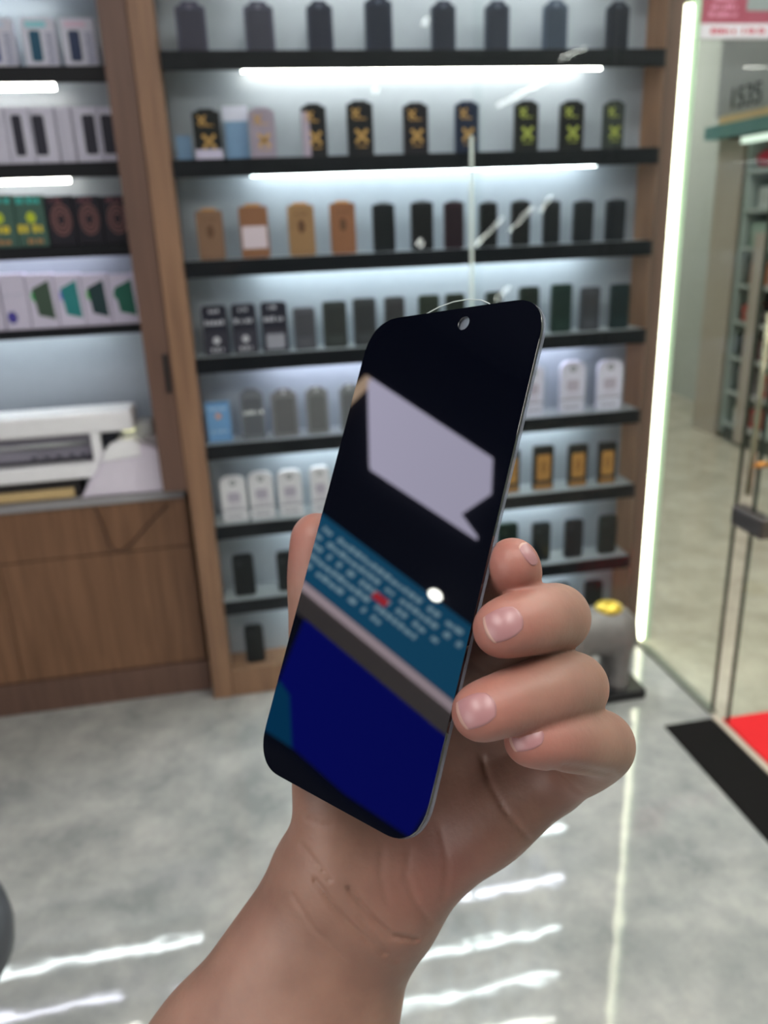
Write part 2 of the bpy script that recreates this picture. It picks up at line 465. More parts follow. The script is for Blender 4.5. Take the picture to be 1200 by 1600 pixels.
PY = YF + 0.036
def package(kind, base_z, x0, x1, yb, yt, label, cat, group, col=None, y=PY, name='phone_case_package', dark=None):
    pb = at((x0 + x1) / 2, yb, 1, y)
    a = at(x0, (yb + yt) / 2, 1, y); b = at(x1, (yb + yt) / 2, 1, y)
    wdt = abs(b[0] - a[0]); top = at((x0 + x1) / 2, yt, 1, y)[2]
    X, H = (a[0] + b[0]) / 2, top - base_z
    t = thing(name, label, cat, (X, y, base_z + 0.0005), group)
    D_ = 0.016
    if kind == 'tall':
        c = mk(col)
        obj('body', prism(hang_outline(wdt, H, 0.008, 0.02), 0, D_), c, t)
        obj('front_card', prism(rrect(wdt * 0.8, H * 0.8, 0.006, z=H * 0.04), -0.0015, 0), mk(tuple(int(v * 0.8) for v in col)), t)
        bm = bmesh.new(); ring(0, H - 0.012, 0.003, 0.0055, 0, bm); obj('hanger_ring', bm, mk(tuple(min(255, v + 60) for v in col)), t)
    elif kind == 'gold':
        c = mk(col or (20, 21, 27))
        obj('body', prism(hang_outline(wdt, H, 0.005, 0.014), 0, D_), c, t)
        g = GREEN_GOLD if dark == 'green' else GOLD
        bm = bmesh.new(); xstar(-wdt * 0.16, H * 0.78, wdt * 0.2, 0, bm); marks(0, H * 0.66, wdt * 0.5, 0.005, 0, bm, 6)
        obj('crest', bm, g, t)
        bm = bmesh.new(); xstar(wdt * 0.04, H * 0.36, wdt * 0.32, 0, bm); marks(wdt * 0.04, H * 0.16, wdt * 0.4, 0.004, 0, bm, 5)
        obj('emblem', bm, g, t)
        if dark == 'half':
            obj('side_card', prism([(-wdt / 2, 0.0), (-wdt * 0.18, 0), (-wdt * 0.18, H * 0.85), (-wdt / 2, H * 0.85)], -0.0004, 0), mk((176, 160, 178)), t)
        if dark == 'tag':
            obj('price_card', B(-wdt * 0.5, wdt * 0.5, -0.012, -0.0105, 0.0, H * 0.2), mk((206, 196, 220)), t)
    elif kind == 'kraft':
        obj('body', prism(rrect(wdt, H * 0.97, 0.007), 0, D_), mk(col or (158, 112, 76)), t)
        obj('hang_tab', prism(rrect(wdt * 0.55, H * 0.06, 0.003, z=H * 0.96), 0.004, 0.008), mk((190, 140, 90)), t)
        if dark == 'card':
            obj('white_card', prism(rrect(wdt * 0.86, H * 0.42, 0.003, z=H * 0.18), -0.001, 0), mk((214, 196, 206)), t)
        else:
            bm = bmesh.new(); ring(0, H * 0.56, 0.0, wdt * 0.13, 0, bm, sq=1.8); obj('emblem', bm, mk((96, 66, 48)), t)
            bm = bmesh.new(); marks(0, H * 0.78, wdt * 0.5, 0.006, 0, bm, 3); obj('print', bm, mk((110, 78, 56)), t)
    elif kind == 'plain':
        c = mk(col or (22, 24, 28))
        obj('body', prism(rrect(wdt, H * 0.96, 0.005, rt_=0.008), 0, D_), c, t)
        obj('hang_tab', prism(rrect(wdt * 0.5, H * 0.05, 0.003, z=H * 0.955), 0.004, 0.007), mk((120, 124, 130)), t)
        obj('front_card', prism(rrect(wdt * 0.82, H * 0.8, 0.004, z=H * 0.06), -0.001, 0), mk(tuple(int(v * 0.75) for v in (col or (22, 24, 28)))), t)
    elif kind == 'text':
        obj('body', prism(rrect(wdt, H, 0.006, rt_=0.012), 0, D_), mk(col or (52, 50, 62)), t)
        obj('top_card', prism(rrect(wdt * 0.88, H * 0.48, 0.004, z=H * 0.48, rt_=0.01), -0.0008, 0), mk((34, 34, 48)), t)
        bm = bmesh.new(); marks(0, H * 0.62, wdt * 0.8, 0.014, -0.0008, bm, int(x0)); marks(0, H * 0.86, wdt * 0.4, 0.010, -0.0008, bm, int(x1))
        obj('print', bm, mk((190, 188, 200)), t)
        bm = bmesh.new()
        if dark == 'window':
            prism(rrect(wdt * 0.7, H * 0.3, 0.004, z=H * 0.06), -0.0008, 0, bm)
            m2 = mk((150, 148, 160))
        else:
            ring(0, H * 0.3, 0.0, wdt * 0.14, 0, bm); marks(0, H * 0.07, wdt * 0.5, 0.012, 0, bm, 5); m2 = mk((200, 196, 206))
        obj('label', bm, m2, t)
    elif kind == 'matte':
        c = col or (60, 62, 64)
        obj('body', prism(rrect(wdt, H * 0.985, 0.006, rt_=0.010), 0, D_), mk(c), t)
        obj('window', prism(rrect(wdt * 0.8, H * 0.55, 0.006, z=H * 0.3), -0.001, 0), mk(tuple(int(v * 0.86) for v in c)), t)
        bm = bmesh.new(); marks(0, H * 0.14, wdt * 0.5, 0.006, 0, bm, int(x0)); obj('print', bm, mk(tuple(min(255, v + 26) for v in c)), t)
    elif kind == 'clear':
        c = col or (128, 128, 134)
        obj('body', prism(hang_outline(wdt, H, 0.008, 0.02), 0, D_), mk(c), t)
        obj('case_insert', prism(rrect(wdt * 0.76, H * 0.74, 0.010, z=H * 0.08), -0.0015, 0), mk(tuple(int(v * 0.82) for v in c)), t)
        if dark == 'text':
            bm = bmesh.new(); marks(0, H * 0.50, wdt * 0.8, 0.012, -0.0015, bm, 9); obj('print', bm, mk((235, 235, 240)), t)
        else:
            bm = bmesh.new(); ring(0, H - 0.010, 0.003, 0.006, 0, bm); obj('hanger_ring', bm, mk((220, 222, 230)), t)
    elif kind == 'arch':
        obj('body', prism(rrect(wdt, H, 0.005, n=8, rt_=wdt * 0.32), 0, D_), mk(col or (214, 210, 222)), t)
        bm = bmesh.new(); ring(0, H * 0.86, wdt * 0.05, wdt * 0.12, 0, bm); obj('hang_hole', bm, mk((120, 122, 130)), t)
        bm = bmesh.new(); prism(rrect(wdt * 0.5, H * 0.22, 0.008, z=H * 0.42), -0.0006, 0, bm); marks(0, H * 0.3, wdt * 0.6, 0.008, 0, bm, 4)
        obj('print', bm, mk((176, 166, 184)), t)
        bm = bmesh.new(); prism([(-wdt * 0.5, H * 0.24), (wdt * 0.5, H * 0.24), (wdt * 0.5, H * 0.27), (-wdt * 0.5, H * 0.27)], -0.0006, 0, bm)
        marks(0, H * 0.08, wdt * 0.6, 0.01, 0, bm, 8); obj('stripe', bm, mk((150, 146, 162)), t)
    elif kind == 'goldpanel':
        obj('body', prism(rrect(wdt, H, 0.006, rt_=0.010), 0, D_), mk((26, 26, 26)), t)
        obj('gold_panel', prism(rrect(wdt * 0.68, H * 0.58, 0.005, z=H * 0.22), -0.0008, 0), mk((170, 124, 66)), t)
        obj('gold_base', prism(rrect(wdt * 0.9, H * 0.13, 0.002, z=0.002), -0.0008, 0), mk((150, 108, 64)), t)
        bm = bmesh.new(); ring(0, H * 0.52, wdt * 0.07, wdt * 0.15, -0.0008, bm, sq=1.8); obj('emblem', bm, mk((120, 84, 44)), t)
    elif kind == 'small':
        c = col or (16, 24, 28)
        obj('body', prism(rrect(wdt, H, 0.012, rt_=0.014), 0, 0.014), mk(c, 0.3), t)
        obj('inner_frame', prism(rrect(wdt * 0.74, H * 0.82, 0.009, z=H * 0.09), -0.0012, 0), mk(tuple(int(v * 0.7) for v in c)), t)
        bm = bmesh.new(); ring(-wdt * 0.18, H * 0.78, 0.003, 0.007, -0.0012, bm); obj('camera_ring', bm, mk(tuple(v + 30 for v in c)), t)
    return t

def nth(i, n):
    w_ = ['first', 'second', 'third', 'fourth', 'fifth', 'sixth', 'seventh']
    return ('%s from the left' % w_[i]) if i <= (n - 1) / 2 else (('last' if i == n - 1 else '%s from the right' % w_[n - 1 - i]))
GRP = 'phone case packages on the rack shelves'
# topmost row, on the top shelf
row = [(275, 322, 2, (74, 72, 92)), (382, 428, 2, (80, 80, 98)), (480, 520, 1, (52, 56, 74)), (571, 613, -6, (46, 52, 70)), (675, 712, 1, (50, 55, 72)),
       (759, 796, 1, (52, 58, 76)), (850, 887, 0, (72, 84, 104)), (949, 983, 2, (30, 34, 50))]
for i, (a, b, yt, c) in enumerate(row):
    tone = ['greyish purple', 'pale greyish purple', 'slate grey', 'dark slate', 'slate blue', 'slate blue', 'pale blue-grey', 'almost black'][i]
    package('tall', ZS[0], a, b, 76, yt, '%s tall package standing on the top shelf, %s' % (tone, nth(i, 8)), 'package', GRP, c)
# second shelf: black packs with gold emblems
row = [(302, 345, 170, 'tag', (16, 18, 20), 'black pack with green emblem and white price card, second shelf'),
       (390, 430, 168, None, (158, 144, 160), 'pale pink pack with gold emblem on the second shelf'),
       (472, 510, 162, 'half', (20, 20, 26), 'black pack with a pink side strip and gold emblem, second shelf'),
       (543, 583, 157, None, (20, 21, 27), 'black pack with gold emblems on second shelf, right of the pink-striped one'),
       (631, 669, 160, None, (26, 22, 30), 'black pack with gold emblems in the middle of the second shelf'),
       (712, 748, 158, None, (24, 34, 58), 'navy blue pack with gold emblems on second shelf, beside the glass edge'),
       (805, 841, 157, 'green', (18, 19, 22), 'black pack with yellow-green emblems on second shelf, third from the right'),
       (876, 912, 157, 'green', (14, 15, 18), 'black pack with yellow-green emblems on second shelf, second from the right'),
       (944, 975, 157, 'green', (44, 50, 48), 'grey-green pack with yellow-green emblem, last on the second shelf')]
for a, b, yt, dk, c, lab in row:
    package('gold', ZS[1], a, b, 240, yt, lab, 'package', GRP, c, dark='green' if dk == 'green' else dk)
# card with a pale blue lower half between the first two packs, and a smaller one at the post
for (x0, x1, y0, y1, two, lab) in ((350, 386, 190, 243, True, 'pale blue card with a white header behind packs on second shelf'),
                                    (274, 298, 212, 246, False, 'small pale blue card at the left end of the second shelf')):
    y = PY + 0.03
    a, b = at(x0, y0, 1, y), at(x1, y0, 1, y)
    zt = at(x0, 166 if two else y0, 1, y)[2]; zm = at(x0, y0, 1, y)[2]
    t = thing('display_card', lab, 'card', ((a[0] + b[0]) / 2, y, ZS[1] + 0.0005), GRP)
    hw = (b[0] - a[0]) / 2
    obj('card', prism(rrect(2 * hw, zm - ZS[1], 0.002), 0, 0.003), mk((120, 150, 184)), t)
    if two: obj('header', prism(rrect(2 * hw * 1.1, zt - zm, 0.002, z=zm - ZS[1]), 0, 0.003), mk((208, 208, 226)), t)
# third shelf
for i, (a, b, yt, dk, c) in enumerate([(308, 350, 327, None, (130, 98, 78)), (375, 420, 320, 'card', (140, 96, 70)), (451, 492, 318, None, (152, 116, 82)), (517, 556, 315, None, (140, 94, 68))]):
    lab = ['kraft brown pack with dark emblem, first on the third shelf', 'brown kraft pack with a white card on its front, third shelf',
           'light tan kraft pack with dark emblem on the third shelf', 'reddish brown kraft pack beside the black packs on third shelf'][i]
    package('kraft', ZS[2], a, b, 405, yt, lab, 'package', GRP, c, dark=dk)
r3 = [(583, 617, 316, (22, 26, 32)), (643, 677, 313, (20, 22, 26)), (695, 725, 313, (46, 26, 38)), (750, 777, 314, (20, 22, 26)), (800, 828, 312, (24, 26, 30)),
      (850, 875, 312, (26, 30, 36)), (897, 927, 312, (24, 30, 38)), (948, 977, 310, (20, 26, 36))]
lb = ['first black pack right of the brown ones on third shelf', 'black pack on third shelf, left of the dark red one', 'dark red pack among the black ones on the third shelf',
      'black pack on third shelf, just right of the dark red one', 'black pack on third shelf, fourth from the right', 'charcoal pack on the third shelf, third from the right',
      'blue-black pack on third shelf, second from the right', 'blue-black pack at the right end of the third shelf']
for (a, b, yt, c), l in zip(r3, lb): package('plain', ZS[2], a, b, 385, yt, l, 'package', GRP, c)
# fourth shelf
package('text', ZS[3], 317, 357, 556, 478, 'dark purple-grey pack with white print, first on the fourth shelf', 'package', GRP)
package('text', ZS[3], 363, 402, 554, 475, 'dark grey pack with white print, second on the fourth shelf', 'package', GRP, (60, 58, 70))
package('text', ZS[3], 409, 450, 552, 472, 'dark pack with white print and pale window, third on fourth shelf', 'package', GRP, dark='window')
r4 = [(459, 493, 480, (84, 84, 92), 'lighter grey short pack right of the printed packs, fourth shelf'),
      (505, 542, 470, (56, 60, 60), 'dark grey pack on fourth shelf, second right of the printed packs'),
      (553, 588, 465, (60, 62, 66), 'dark grey pack on the fourth shelf, just above the black glass corner'),
      (602, 633, 463, (62, 62, 66), 'charcoal pack on the fourth shelf, showing above the sloping glass edge'),
      (655, 687, 460, (44, 52, 44), 'greenish black pack behind the clear tab, left one'),
      (697, 727, 458, (40, 46, 40), 'greenish black pack behind the clear tab, right one'),
      (760, 785, 455, (42, 50, 46), 'dark pack just above the black glass top edge, fourth shelf'),
      (812, 842, 447, (30, 40, 36), 'dark pack beside the top right corner of the black glass'),
      (862, 893, 443, (24, 46, 42), 'dark green pack on fourth shelf, third from the right')]
for a, b, yt, c, l in r4: package('matte', ZS[3], a, b, 535, yt, l, 'package', GRP, c)
package('matte', ZS[3], 908, 937, 520, 448, 'black-topped grey pack on fourth shelf, second from the right', 'package', GRP, (62, 64, 72))
package('matte', ZS[3], 955, 983, 518, 443, 'dark teal pack at the right end of the fourth shelf', 'package', GRP, (18, 36, 40))
# fifth shelf
bx = thing('accessory_box', 'small sky-blue box at the left end of the fifth shelf', 'box', (0, 0, 0), GRP)
a, b = at(323, 660, 1, PY), at(361, 660, 1, PY); zt = at(342, 630, 1, PY)[2]
obj('body', B(a[0], b[0], PY, PY + 0.03, ZS[4] + 0.0005, zt, bev=0.001), mk((108, 152, 200)), bx)
bm = bmesh.new(); cx = (a[0] + b[0]) / 2; ring(cx, zt - 0.04, 0.0, 0.009, PY, bm); obj('orange_spot', bm, mk((210, 150, 120)), bx)
bm = bmesh.new(); marks(cx, zt - 0.02, 0.05, 0.006, PY, bm, 2); marks(cx, ZS[4] + 0.03, 0.05, 0.006, PY, bm, 3); obj('print', bm, mk((190, 206, 230)), bx)
package('clear', ZS[4], 377, 413, 688, 608, 'grey see-through pack with white print, beside the blue box', 'package', GRP, (112, 114, 122), dark='text')
package('clear', ZS[4], 425, 465, 680, 608, 'grey hanging pack on the fifth shelf, first of the plain three', 'package', GRP, (124, 122, 126))
package('clear', ZS[4], 479, 513, 678, 604, 'grey hanging pack on the fifth shelf, middle of the plain three', 'package', GRP, (128, 128, 130))
package('clear', ZS[4], 532, 562, 676, 600, 'grey hanging pack on fifth shelf, half hidden by the black glass', 'package', GRP, (126, 128, 132))
package('arch', ZS[4], 820, 849, 650, 572, 'white arched pack touching the right edge of the black glass', 'package', GRP, (206, 204, 222))
package('arch', ZS[4], 876, 914, 641, 565, 'white arched pack on fifth shelf, second from the right', 'package', GRP, (206, 204, 222))
package('arch', ZS[4], 934, 972, 638, 563, 'white arched pack at the right end of the fifth shelf', 'package', GRP, (206, 204, 222))
# sixth shelf
for (a, b, yb, yt, l) in [(346, 386, 818, 745, 'white arched pack, first on the sixth shelf'), (390, 428, 812, 738, 'white arched pack, second on the sixth shelf'),
                          (435, 472, 800, 735, 'white arched pack, third on the sixth shelf above the thumb'), (486, 516, 797, 730, 'white arched pack on sixth shelf, cut off by the black glass')]:
    package('arch', ZS[5], a, b, yb, yt, l, 'package', GRP, (216, 212, 218))
for (a, b, yb, yt, l) in [(786, 812, 765, 703, 'black and gold pack on sixth shelf, next to the black glass'), (834, 865, 760, 697, 'black and gold pack on sixth shelf, third from the right'),
                          (889, 918, 755, 695, 'black and gold pack on sixth shelf, second from the right'), (936, 963, 750, 692, 'black and gold pack at the right end of the sixth shelf')]:
    package('goldpanel', ZS[5], a, b, yb, yt, l, 'package', GRP)
# seventh shelf and the plinth
for (z, a, b, yb, yt, l, c) in [(ZS[6], 364, 398, 927, 867, 'black phone case at the left of the seventh shelf', (16, 20, 26)),
                             (ZS[6], 433, 462, 922, 862, 'black phone case on the seventh shelf, left of the thumb', (16, 22, 28)),
                             (ZS[6], 778, 809, 878, 818, 'dark green case on seventh shelf just above the index fingertip', (24, 44, 36)),
                             (ZS[6], 832, 860, 874, 817, 'blue-black case on seventh shelf, third from the right', (16, 30, 38)),
                             (ZS[6], 883, 911, 869, 812, 'slanting blue-black case on seventh shelf, second from the right', (20, 28, 40)),
                             (ZS[6], 936, 963, 866, 806, 'dark green case at the right end of the seventh shelf', (14, 34, 36)),
                             (0.10, 383, 413, 1035, 978, 'black phone case standing on the wooden plinth left of the thumb', (14, 17, 20)),
                             (0.10, 861, 888, 965, 912, 'black case low on the plinth above the middle finger knuckle', (16, 22, 28)),
                             (0.10, 914, 941, 962, 908, 'black case low on the plinth, nearest the grey animal figure', (14, 22, 28))]:
    package('small', z, a, b, yb, yt, l, 'phone case', GRP, c, name='phone_case')

# sliding glass doors in front of the rack
def pane(x0, x1, y, label, edge_r, edge_l):
    t = thing('sliding_glass_door', label, 'glass door', (x0, y, 0.1))
    kid('glass_pane', B(x0, x1, y, y + 0.005, 0.11, TOP - 0.02), PANE, t)
    if edge_l: kid('glass_edge', B(x0 - 0.009, x0 - 0.0001, y, y + 0.006, 0.85, 1.72), pane_mat('clear_edge', (0.55, 0.62, 0.60), 1.5, 0.1, body=(0.9, 1.0, 0.95), body_amt=0.7), t)
    return t
xm = at(739, 350, 1, YF - 0.03)[0]
pane(XL, xm + 0.03, YF - 0.022, 'clear sliding glass door over the left half of the rack', False, False)
pane(xm, XR, YF - 0.034, 'clear sliding glass door over the right half, its edge a pale vertical line', False, True)

# ------------------------------------------------------------------ left unit
CX1 = -0.245
col = thing('wooden_column', 'brown wooden column between the left unit and the rack, with black handle', 'column', (-0.21, 2.44, 0))
kid('column_panel', B(-0.247, -0.174, 2.434, 2.80, 0.745, 2.4, bev=0.002), WOOD_D, col)
kid('handle', B(-0.196, -0.182, 2.424, 2.434, at(265, 614, 1, 2.43)[2], at(265, 552, 1, 2.43)[2], bev=0.004), mat('handle_black', (20, 20, 24), rough=0.4), col)
YL = 2.55
ub = thing('wall_unit', 'wall unit with black lit shelves to the left of the wooden column', 'shelving unit', (-0.9, YL, 0.745))
kid('back_panel', B(-1.6, CX1, 2.745, 2.79, 0.745, 2.4), BACK, ub)
ZL = [2.17, 1.928, 1.690, 1.472, 1.243]
for i, z in enumerate(ZL):
    lp = 0.04 if i < 3 else 0.034 if i == 3 else 0.026
    bm = B(-1.6, CX1 - 0.012, YL, YL + 0.01, z - lp, z, bev=0.0015)
    box(bm, -1.6, CX1 - 0.012, YL + 0.008, 2.745, z - 0.012, z)
    kid('shelf', bm, BLACK, ub)
    x1 = -0.405 if i < 3 else -0.36
    zt = z - 0.040 if i < 3 else z - 0.022
    bm = bmesh.new(); tube(bm, [(-1.5, 2.62, zt), (x1, 2.62, zt)], 0.0085, 12)
    kid('led_tube', bm, LEDWARM if i in (1, 2) else (LEDV if i == 3 else LEDW), ub, smooth=True)

def lbox(x0, x1, yb, yt, z, body, parts, label, y=YL + 0.012, name='boxed_accessory'):
    a, b = at(x0, (yb + yt) / 2, 1, y), at(x1, (yb + yt) / 2, 1, y); zt = at((x0 + x1) / 2, yt, 1, y)[2]
    W = b[0] - a[0]; X = (a[0] + b[0]) / 2; H = zt - z
    t = thing(name, label, 'box', (X, y, z + 0.0005), 'boxes on the left wall unit')
    obj('carton', B(-W / 2 + 0.0005, W / 2 - 0.0005, 0, 0.05, 0, H, bev=0.0012), mk(body), t)
    for nm, kind, u0, u1, v0, v1, c in parts:
        bm = bmesh.new()
        X0, X1, Z0, Z1 = -W / 2 + u0 * W, -W / 2 + u1 * W, v0 * H, v1 * H
        if kind == 'rect': prism(rrect(X1 - X0, Z1 - Z0, min(0.004, (X1 - X0) * 0.2), x=(X0 + X1) / 2, z=Z0), -0.0008, 0, bm)
        elif kind == 'slant': prism([(X0 + (X1 - X0) * 0.15, Z0 + (Z1 - Z0) * 0.12), (X1, Z0), (X1 - (X1 - X0) * 0.1, Z1), (X0, Z1 - (Z1 - Z0) * 0.2)], -0.0008, 0, bm)
        elif kind == 'ring': ring((X0 + X1) / 2, (Z0 + Z1) / 2, 0.0, (X1 - X0) / 2, 0, bm, sq=(Z1 - Z0) / (X1 - X0))
        elif kind == 'dial':
            r = (X1 - X0) / 2
            for k in (0.95, 0.7, 0.45): ring((X0 + X1) / 2, (Z0 + Z1) / 2, r * (k - 0.13), r * k, 0, bm, sq=(Z1 - Z0) / (X1 - X0))
        elif kind == 'marks': marks((X0 + X1) / 2, Z0, X1 - X0, Z1 - Z0, 0, bm, int(x0))
        elif kind == 'vmarks':
            n = 10; dz = (Z1 - Z0) / n
            for k in range(n):
                uu = 0.12 * ((k * 7) % 3)
                prism([(X0 + (X1 - X0) * uu, Z0 + k * dz), (X1, Z0 + k * dz + dz * 0.1), (X1, Z0 + (k + 0.6) * dz), (X0, Z0 + (k + 0.6) * dz)], -0.0008, 0, bm)
        elif kind == 'screen':
            prism(rrect(X1 - X0, Z1 - Z0, (X1 - X0) * 0.2, x=(X0 + X1) / 2, z=Z0), -0.0008, 0, bm)
        o = obj(nm, bm, mk(c), t)
    return t
WB = (214, 214, 228)
for (a, b, sc, hd, l) in [(-30, 22, (60, 84, 150), (200, 215, 235), 'white phone box cut off by the left edge, top left shelf'),
                      (36, 88, (30, 84, 110), (150, 215, 225), 'white box with a teal phone picture, upper left shelf'),
                      (97, 150, (42, 58, 92), (225, 200, 220), 'white box with a navy phone picture, nearest the brown column')]:
    lbox(a, b, 103, 28, ZL[1], WB, [('phone_picture', 'screen', 0.2, 0.54, 0.1, 0.74, sc), ('header', 'rect', 0.12, 0.75, 0.8, 0.93, hd), ('side_print', 'vmarks', 0.68, 0.92, 0.05, 0.72, (140, 146, 176))], l)
for (a, b, pic, l) in [(-30, 10, None, 'plain white box at the left edge, second left shelf'), (11, 49, (0.24, 0.66), 'white box with a black phone window, second left shelf, left of the pair'),
                    (50, 88, (0.06, 0.56), 'white box with a black phone window, second left shelf, right of the pair'), (90, 114, None, 'narrow blank white box between the windowed boxes'),
                    (116, 156, (0.36, 0.86), 'white box with a black phone window, right of the narrow box'), (157, 196, (0.06, 0.62), 'white box with a wide dark window touching the brown column')]:
    pr = [('phone_window', 'screen', pic[0], pic[1], 0.14, 0.86, (40, 40, 54))] if pic else [('front_seam', 'rect', 0.3, 0.36, 0.05, 0.9, (180, 180, 198))]
    lbox(a, b, 246, 167, ZL[2], (206, 204, 220), pr, l)
for (a, b, l) in [(-30, 24, 'green and gold box at the left edge, third left shelf'), (25, 72, 'green box with teal header and yellow figure, beside black boxes')]:
    lbox(a, b, 389, 305, ZL[3], (66, 98, 88), [('header', 'marks', 0.1, 0.9, 0.84, 0.96, (60, 190, 180)), ('figure', 'ring', 0.36, 0.68, 0.46, 0.68, (190, 205, 50)),
                                               ('gold_print', 'marks', 0.04, 0.96, 0.28, 0.44, (222, 200, 60)), ('foot_print', 'marks', 0.3, 0.8, 0.06, 0.16, (180, 130, 80))], l)
for (a, b, l) in [(73, 117, 'black box with a bronze dial, right next to the green box'), (118, 160, 'black box with a bronze dial, middle of the three black ones'),
                  (161, 205, 'black box with a bronze dial, touching the brown column')]:
    lbox(a, b, 387, 306, ZL[3], (24, 22, 34), [('dial', 'dial', 0.14, 0.92, 0.18, 0.86, (124, 84, 82)), ('title', 'marks', 0.2, 0.7, 0.88, 0.96, (120, 70, 78))], l)
for (a, b, pc, pd, l) in [(-30, 1, (90, 90, 160), (190, 190, 210), 'white box cut off at the left edge, fourth left shelf'), (3, 43, (70, 64, 150), (190, 190, 210), 'white box with a small violet spot, fourth left shelf'),
                      (44, 88, (64, 84, 70), (30, 175, 80), 'white box with dark phone picture and bright green spot'), (89, 130, (40, 128, 130), (110, 110, 220), 'white box with a teal phone picture and blue spot'),
                      (131, 172, (36, 62, 66), (70, 190, 70), 'white box with dark phone picture and small green spot'), (173, 216, (34, 100, 84), (30, 120, 90), 'white box with green phone picture touching the brown column')]:
    small = pc == (70, 64, 150) or a < 0
    pr = [('phone_picture', 'slant', 0.2, 0.9, 0.16, 0.88, pc), ('colour_spot', 'ring', 0.14, 0.5, 0.48, 0.74, pd)] if not small else [('corner_spot', 'ring', 0.1, 0.5, 0.12, 0.34, pc), ('print', 'marks', 0.1, 0.8, 0.6, 0.66, pd)]  # round coloured spot on the box front
    lbox(a, b, 514, 428, ZL[4], (208, 202, 222), pr, l)

# lower cabinet of the left unit
YC = 2.50
cab = thing('base_cabinet', 'brown wooden base cabinet with plank-look doors under the white cutting machine', 'cabinet', (-0.9, YC, 0))
ZC = 0.727
kid('carcass', B(-1.6, -0.186, YC + 0.02, 2.78, 0.115, ZC - 0.022), WOOD_D, cab)
kid('plinth', B(-1.6, -0.182, YC - 0.006, 2.78, 0.0, 0.112, bev=0.003), WOOD_D, cab)
for x0, x1 in ((-1.6, -1.02), (-1.016, -0.415), (-0.412, -0.188)):
    pass
drx = [(-1.6, -0.985), (-0.982, -0.188)]
for x0, x1 in drx:
    d = kid('drawer_front', B(x0, x1, YC, YC + 0.02, 0.540, ZC - 0.024, bev=0.002), WOOD_P, cab)
    lx = at(200, 828, 1, YC)[0] if x1 > -0.5 else -1.3
    bm = bmesh.new(); tube(bm, [(lx, YC - 0.004, 0.632), (lx, YC + 0.004, 0.632)], 0.013, 16)
    o = kid('lock', bm, ALU, cab, smooth=False); o.parent = d; o.matrix_parent_inverse = Matrix.Translation(-Vector(cab.location))
for x0, x1 in ((-1.6, -0.779), (-0.777, -0.188)):
    d = kid('door', B(x0, x1, YC, YC + 0.02, 0.118, 0.536, bev=0.002), WOOD_P, cab)
    if x1 > -0.5:
        p = at(290, 928, 1, YC)
        bm = bmesh.new(); tube(bm, [(p[0], YC - 0.004, p[2]), (p[0], YC + 0.004, p[2])], 0.012, 16)
        o = kid('lock', bm, ALU, cab); o.parent = d; o.matrix_parent_inverse = Matrix.Translation(-Vector(cab.location))
wt = obj('worktop', B(-1.6, -0.19, YC - 0.008, 2.745, ZC - 0.022, ZC, bev=0.002), mat('grey_worktop', (150, 148, 150), rough=0.4))
tag(wt, 'thin grey worktop on the brown base cabinet under the machine', 'worktop')
bm = bmesh.new()
pts = [at(px, py, 1, YC - 0.012) for px, py in ((147, 792), (158, 815), (170, 848), (178, 860), (190, 861), (205, 850), (232, 818), (262, 788))]
tube(bm, pts, 0.0026, 8)
tag(obj('cable', bm, mat('brown_cable', (70, 46, 36), rough=0.5), smooth=True), 'thin dark cable hanging in a V over the cabinet drawer', 'cable')

# cutting machine
mc = thing('cutting_plotter', 'white desktop cutting machine with open roller slot on the counter', 'machine', (-0.55, 2.53, ZC))
YM = 2.52
def mz(py, px=100): return at(px, py, 1, YM)[2]
def mx_(px, py=720): return at(px, py, 1, YM)[0]
x_l = -1.1
kid('lid', B(x_l, mx_(208, 660), YM, YM + 0.13, mz(682, 100), mz(648, 100), bev=0.012, seg=4), WHITE, mc, smooth=False)
kid('inner_housing', B(x_l + 0.02, mx_(157, 705), YM + 0.035, YM + 0.13, mz(728), mz(680), bev=0.002), mat('machine_grey', (150, 146, 160), rough=0.35), mc)
bm = bmesh.new(); tube(bm, [(x_l + 0.03, YM + 0.025, mz(697)), (mx_(155), YM + 0.025, mz(697))], 0.007, 12)
kid('guide_rail', bm, ALU, mc, smooth=True)
bm = bmesh.new(); tube(bm, [(x_l + 0.03, YM + 0.028, mz(722)), (mx_(155), YM + 0.028, mz(722))], 0.006, 12)
kid('roller_bar', bm, mat('roller_dark', (58, 56, 66), rough=0.4), mc, smooth=True)
for px in (52, 72, 92, 112, 130, 145):
    x = mx_(px); bm = bmesh.new(); tube(bm, [(x - 0.008, YM + 0.022, mz(716)), (x + 0.008, YM + 0.022, mz(716))], 0.009, 14)
    kid('pinch_roller', bm, mk((96, 94, 106)), mc, smooth=True)
kid('front_bar', B(x_l, mx_(156, 740), YM - 0.004, YM + 0.12, mz(750), mz(727), bev=0.006, seg=3), WHITE, mc)
kid('right_pillar', B(mx_(143, 700), mx_(158, 700), YM + 0.005, YM + 0.12, mz(735), mz(675), bev=0.004), WHITE, mc)
kid('carriage', B(mx_(158, 690), mx_(182, 690), YM + 0.02, YM + 0.1, mz(722), mz(668), bev=0.003), mk((18, 20, 30)), mc)
kid('status_light', B(mx_(189, 668), mx_(208, 668), YM + 0.012, YM + 0.03, mz(676, 198), mz(664, 198), bev=0.003), emis('lamp_yellow', (1, 1, 0.55), 1.6), mc)
kid('rear_cap', B(mx_(186, 680), mx_(238, 680), YM + 0.04, YM + 0.11, mz(724, 210), mz(664, 210), bev=0.01, seg=3), mk((168, 170, 172)), mc)
kid('base_tray', B(x_l, mx_(125, 770), YM + 0.012, YM + 0.14, ZC + 0.001, mz(752) + 0.002, bev=0.002), mk((44, 42, 44)), mc)
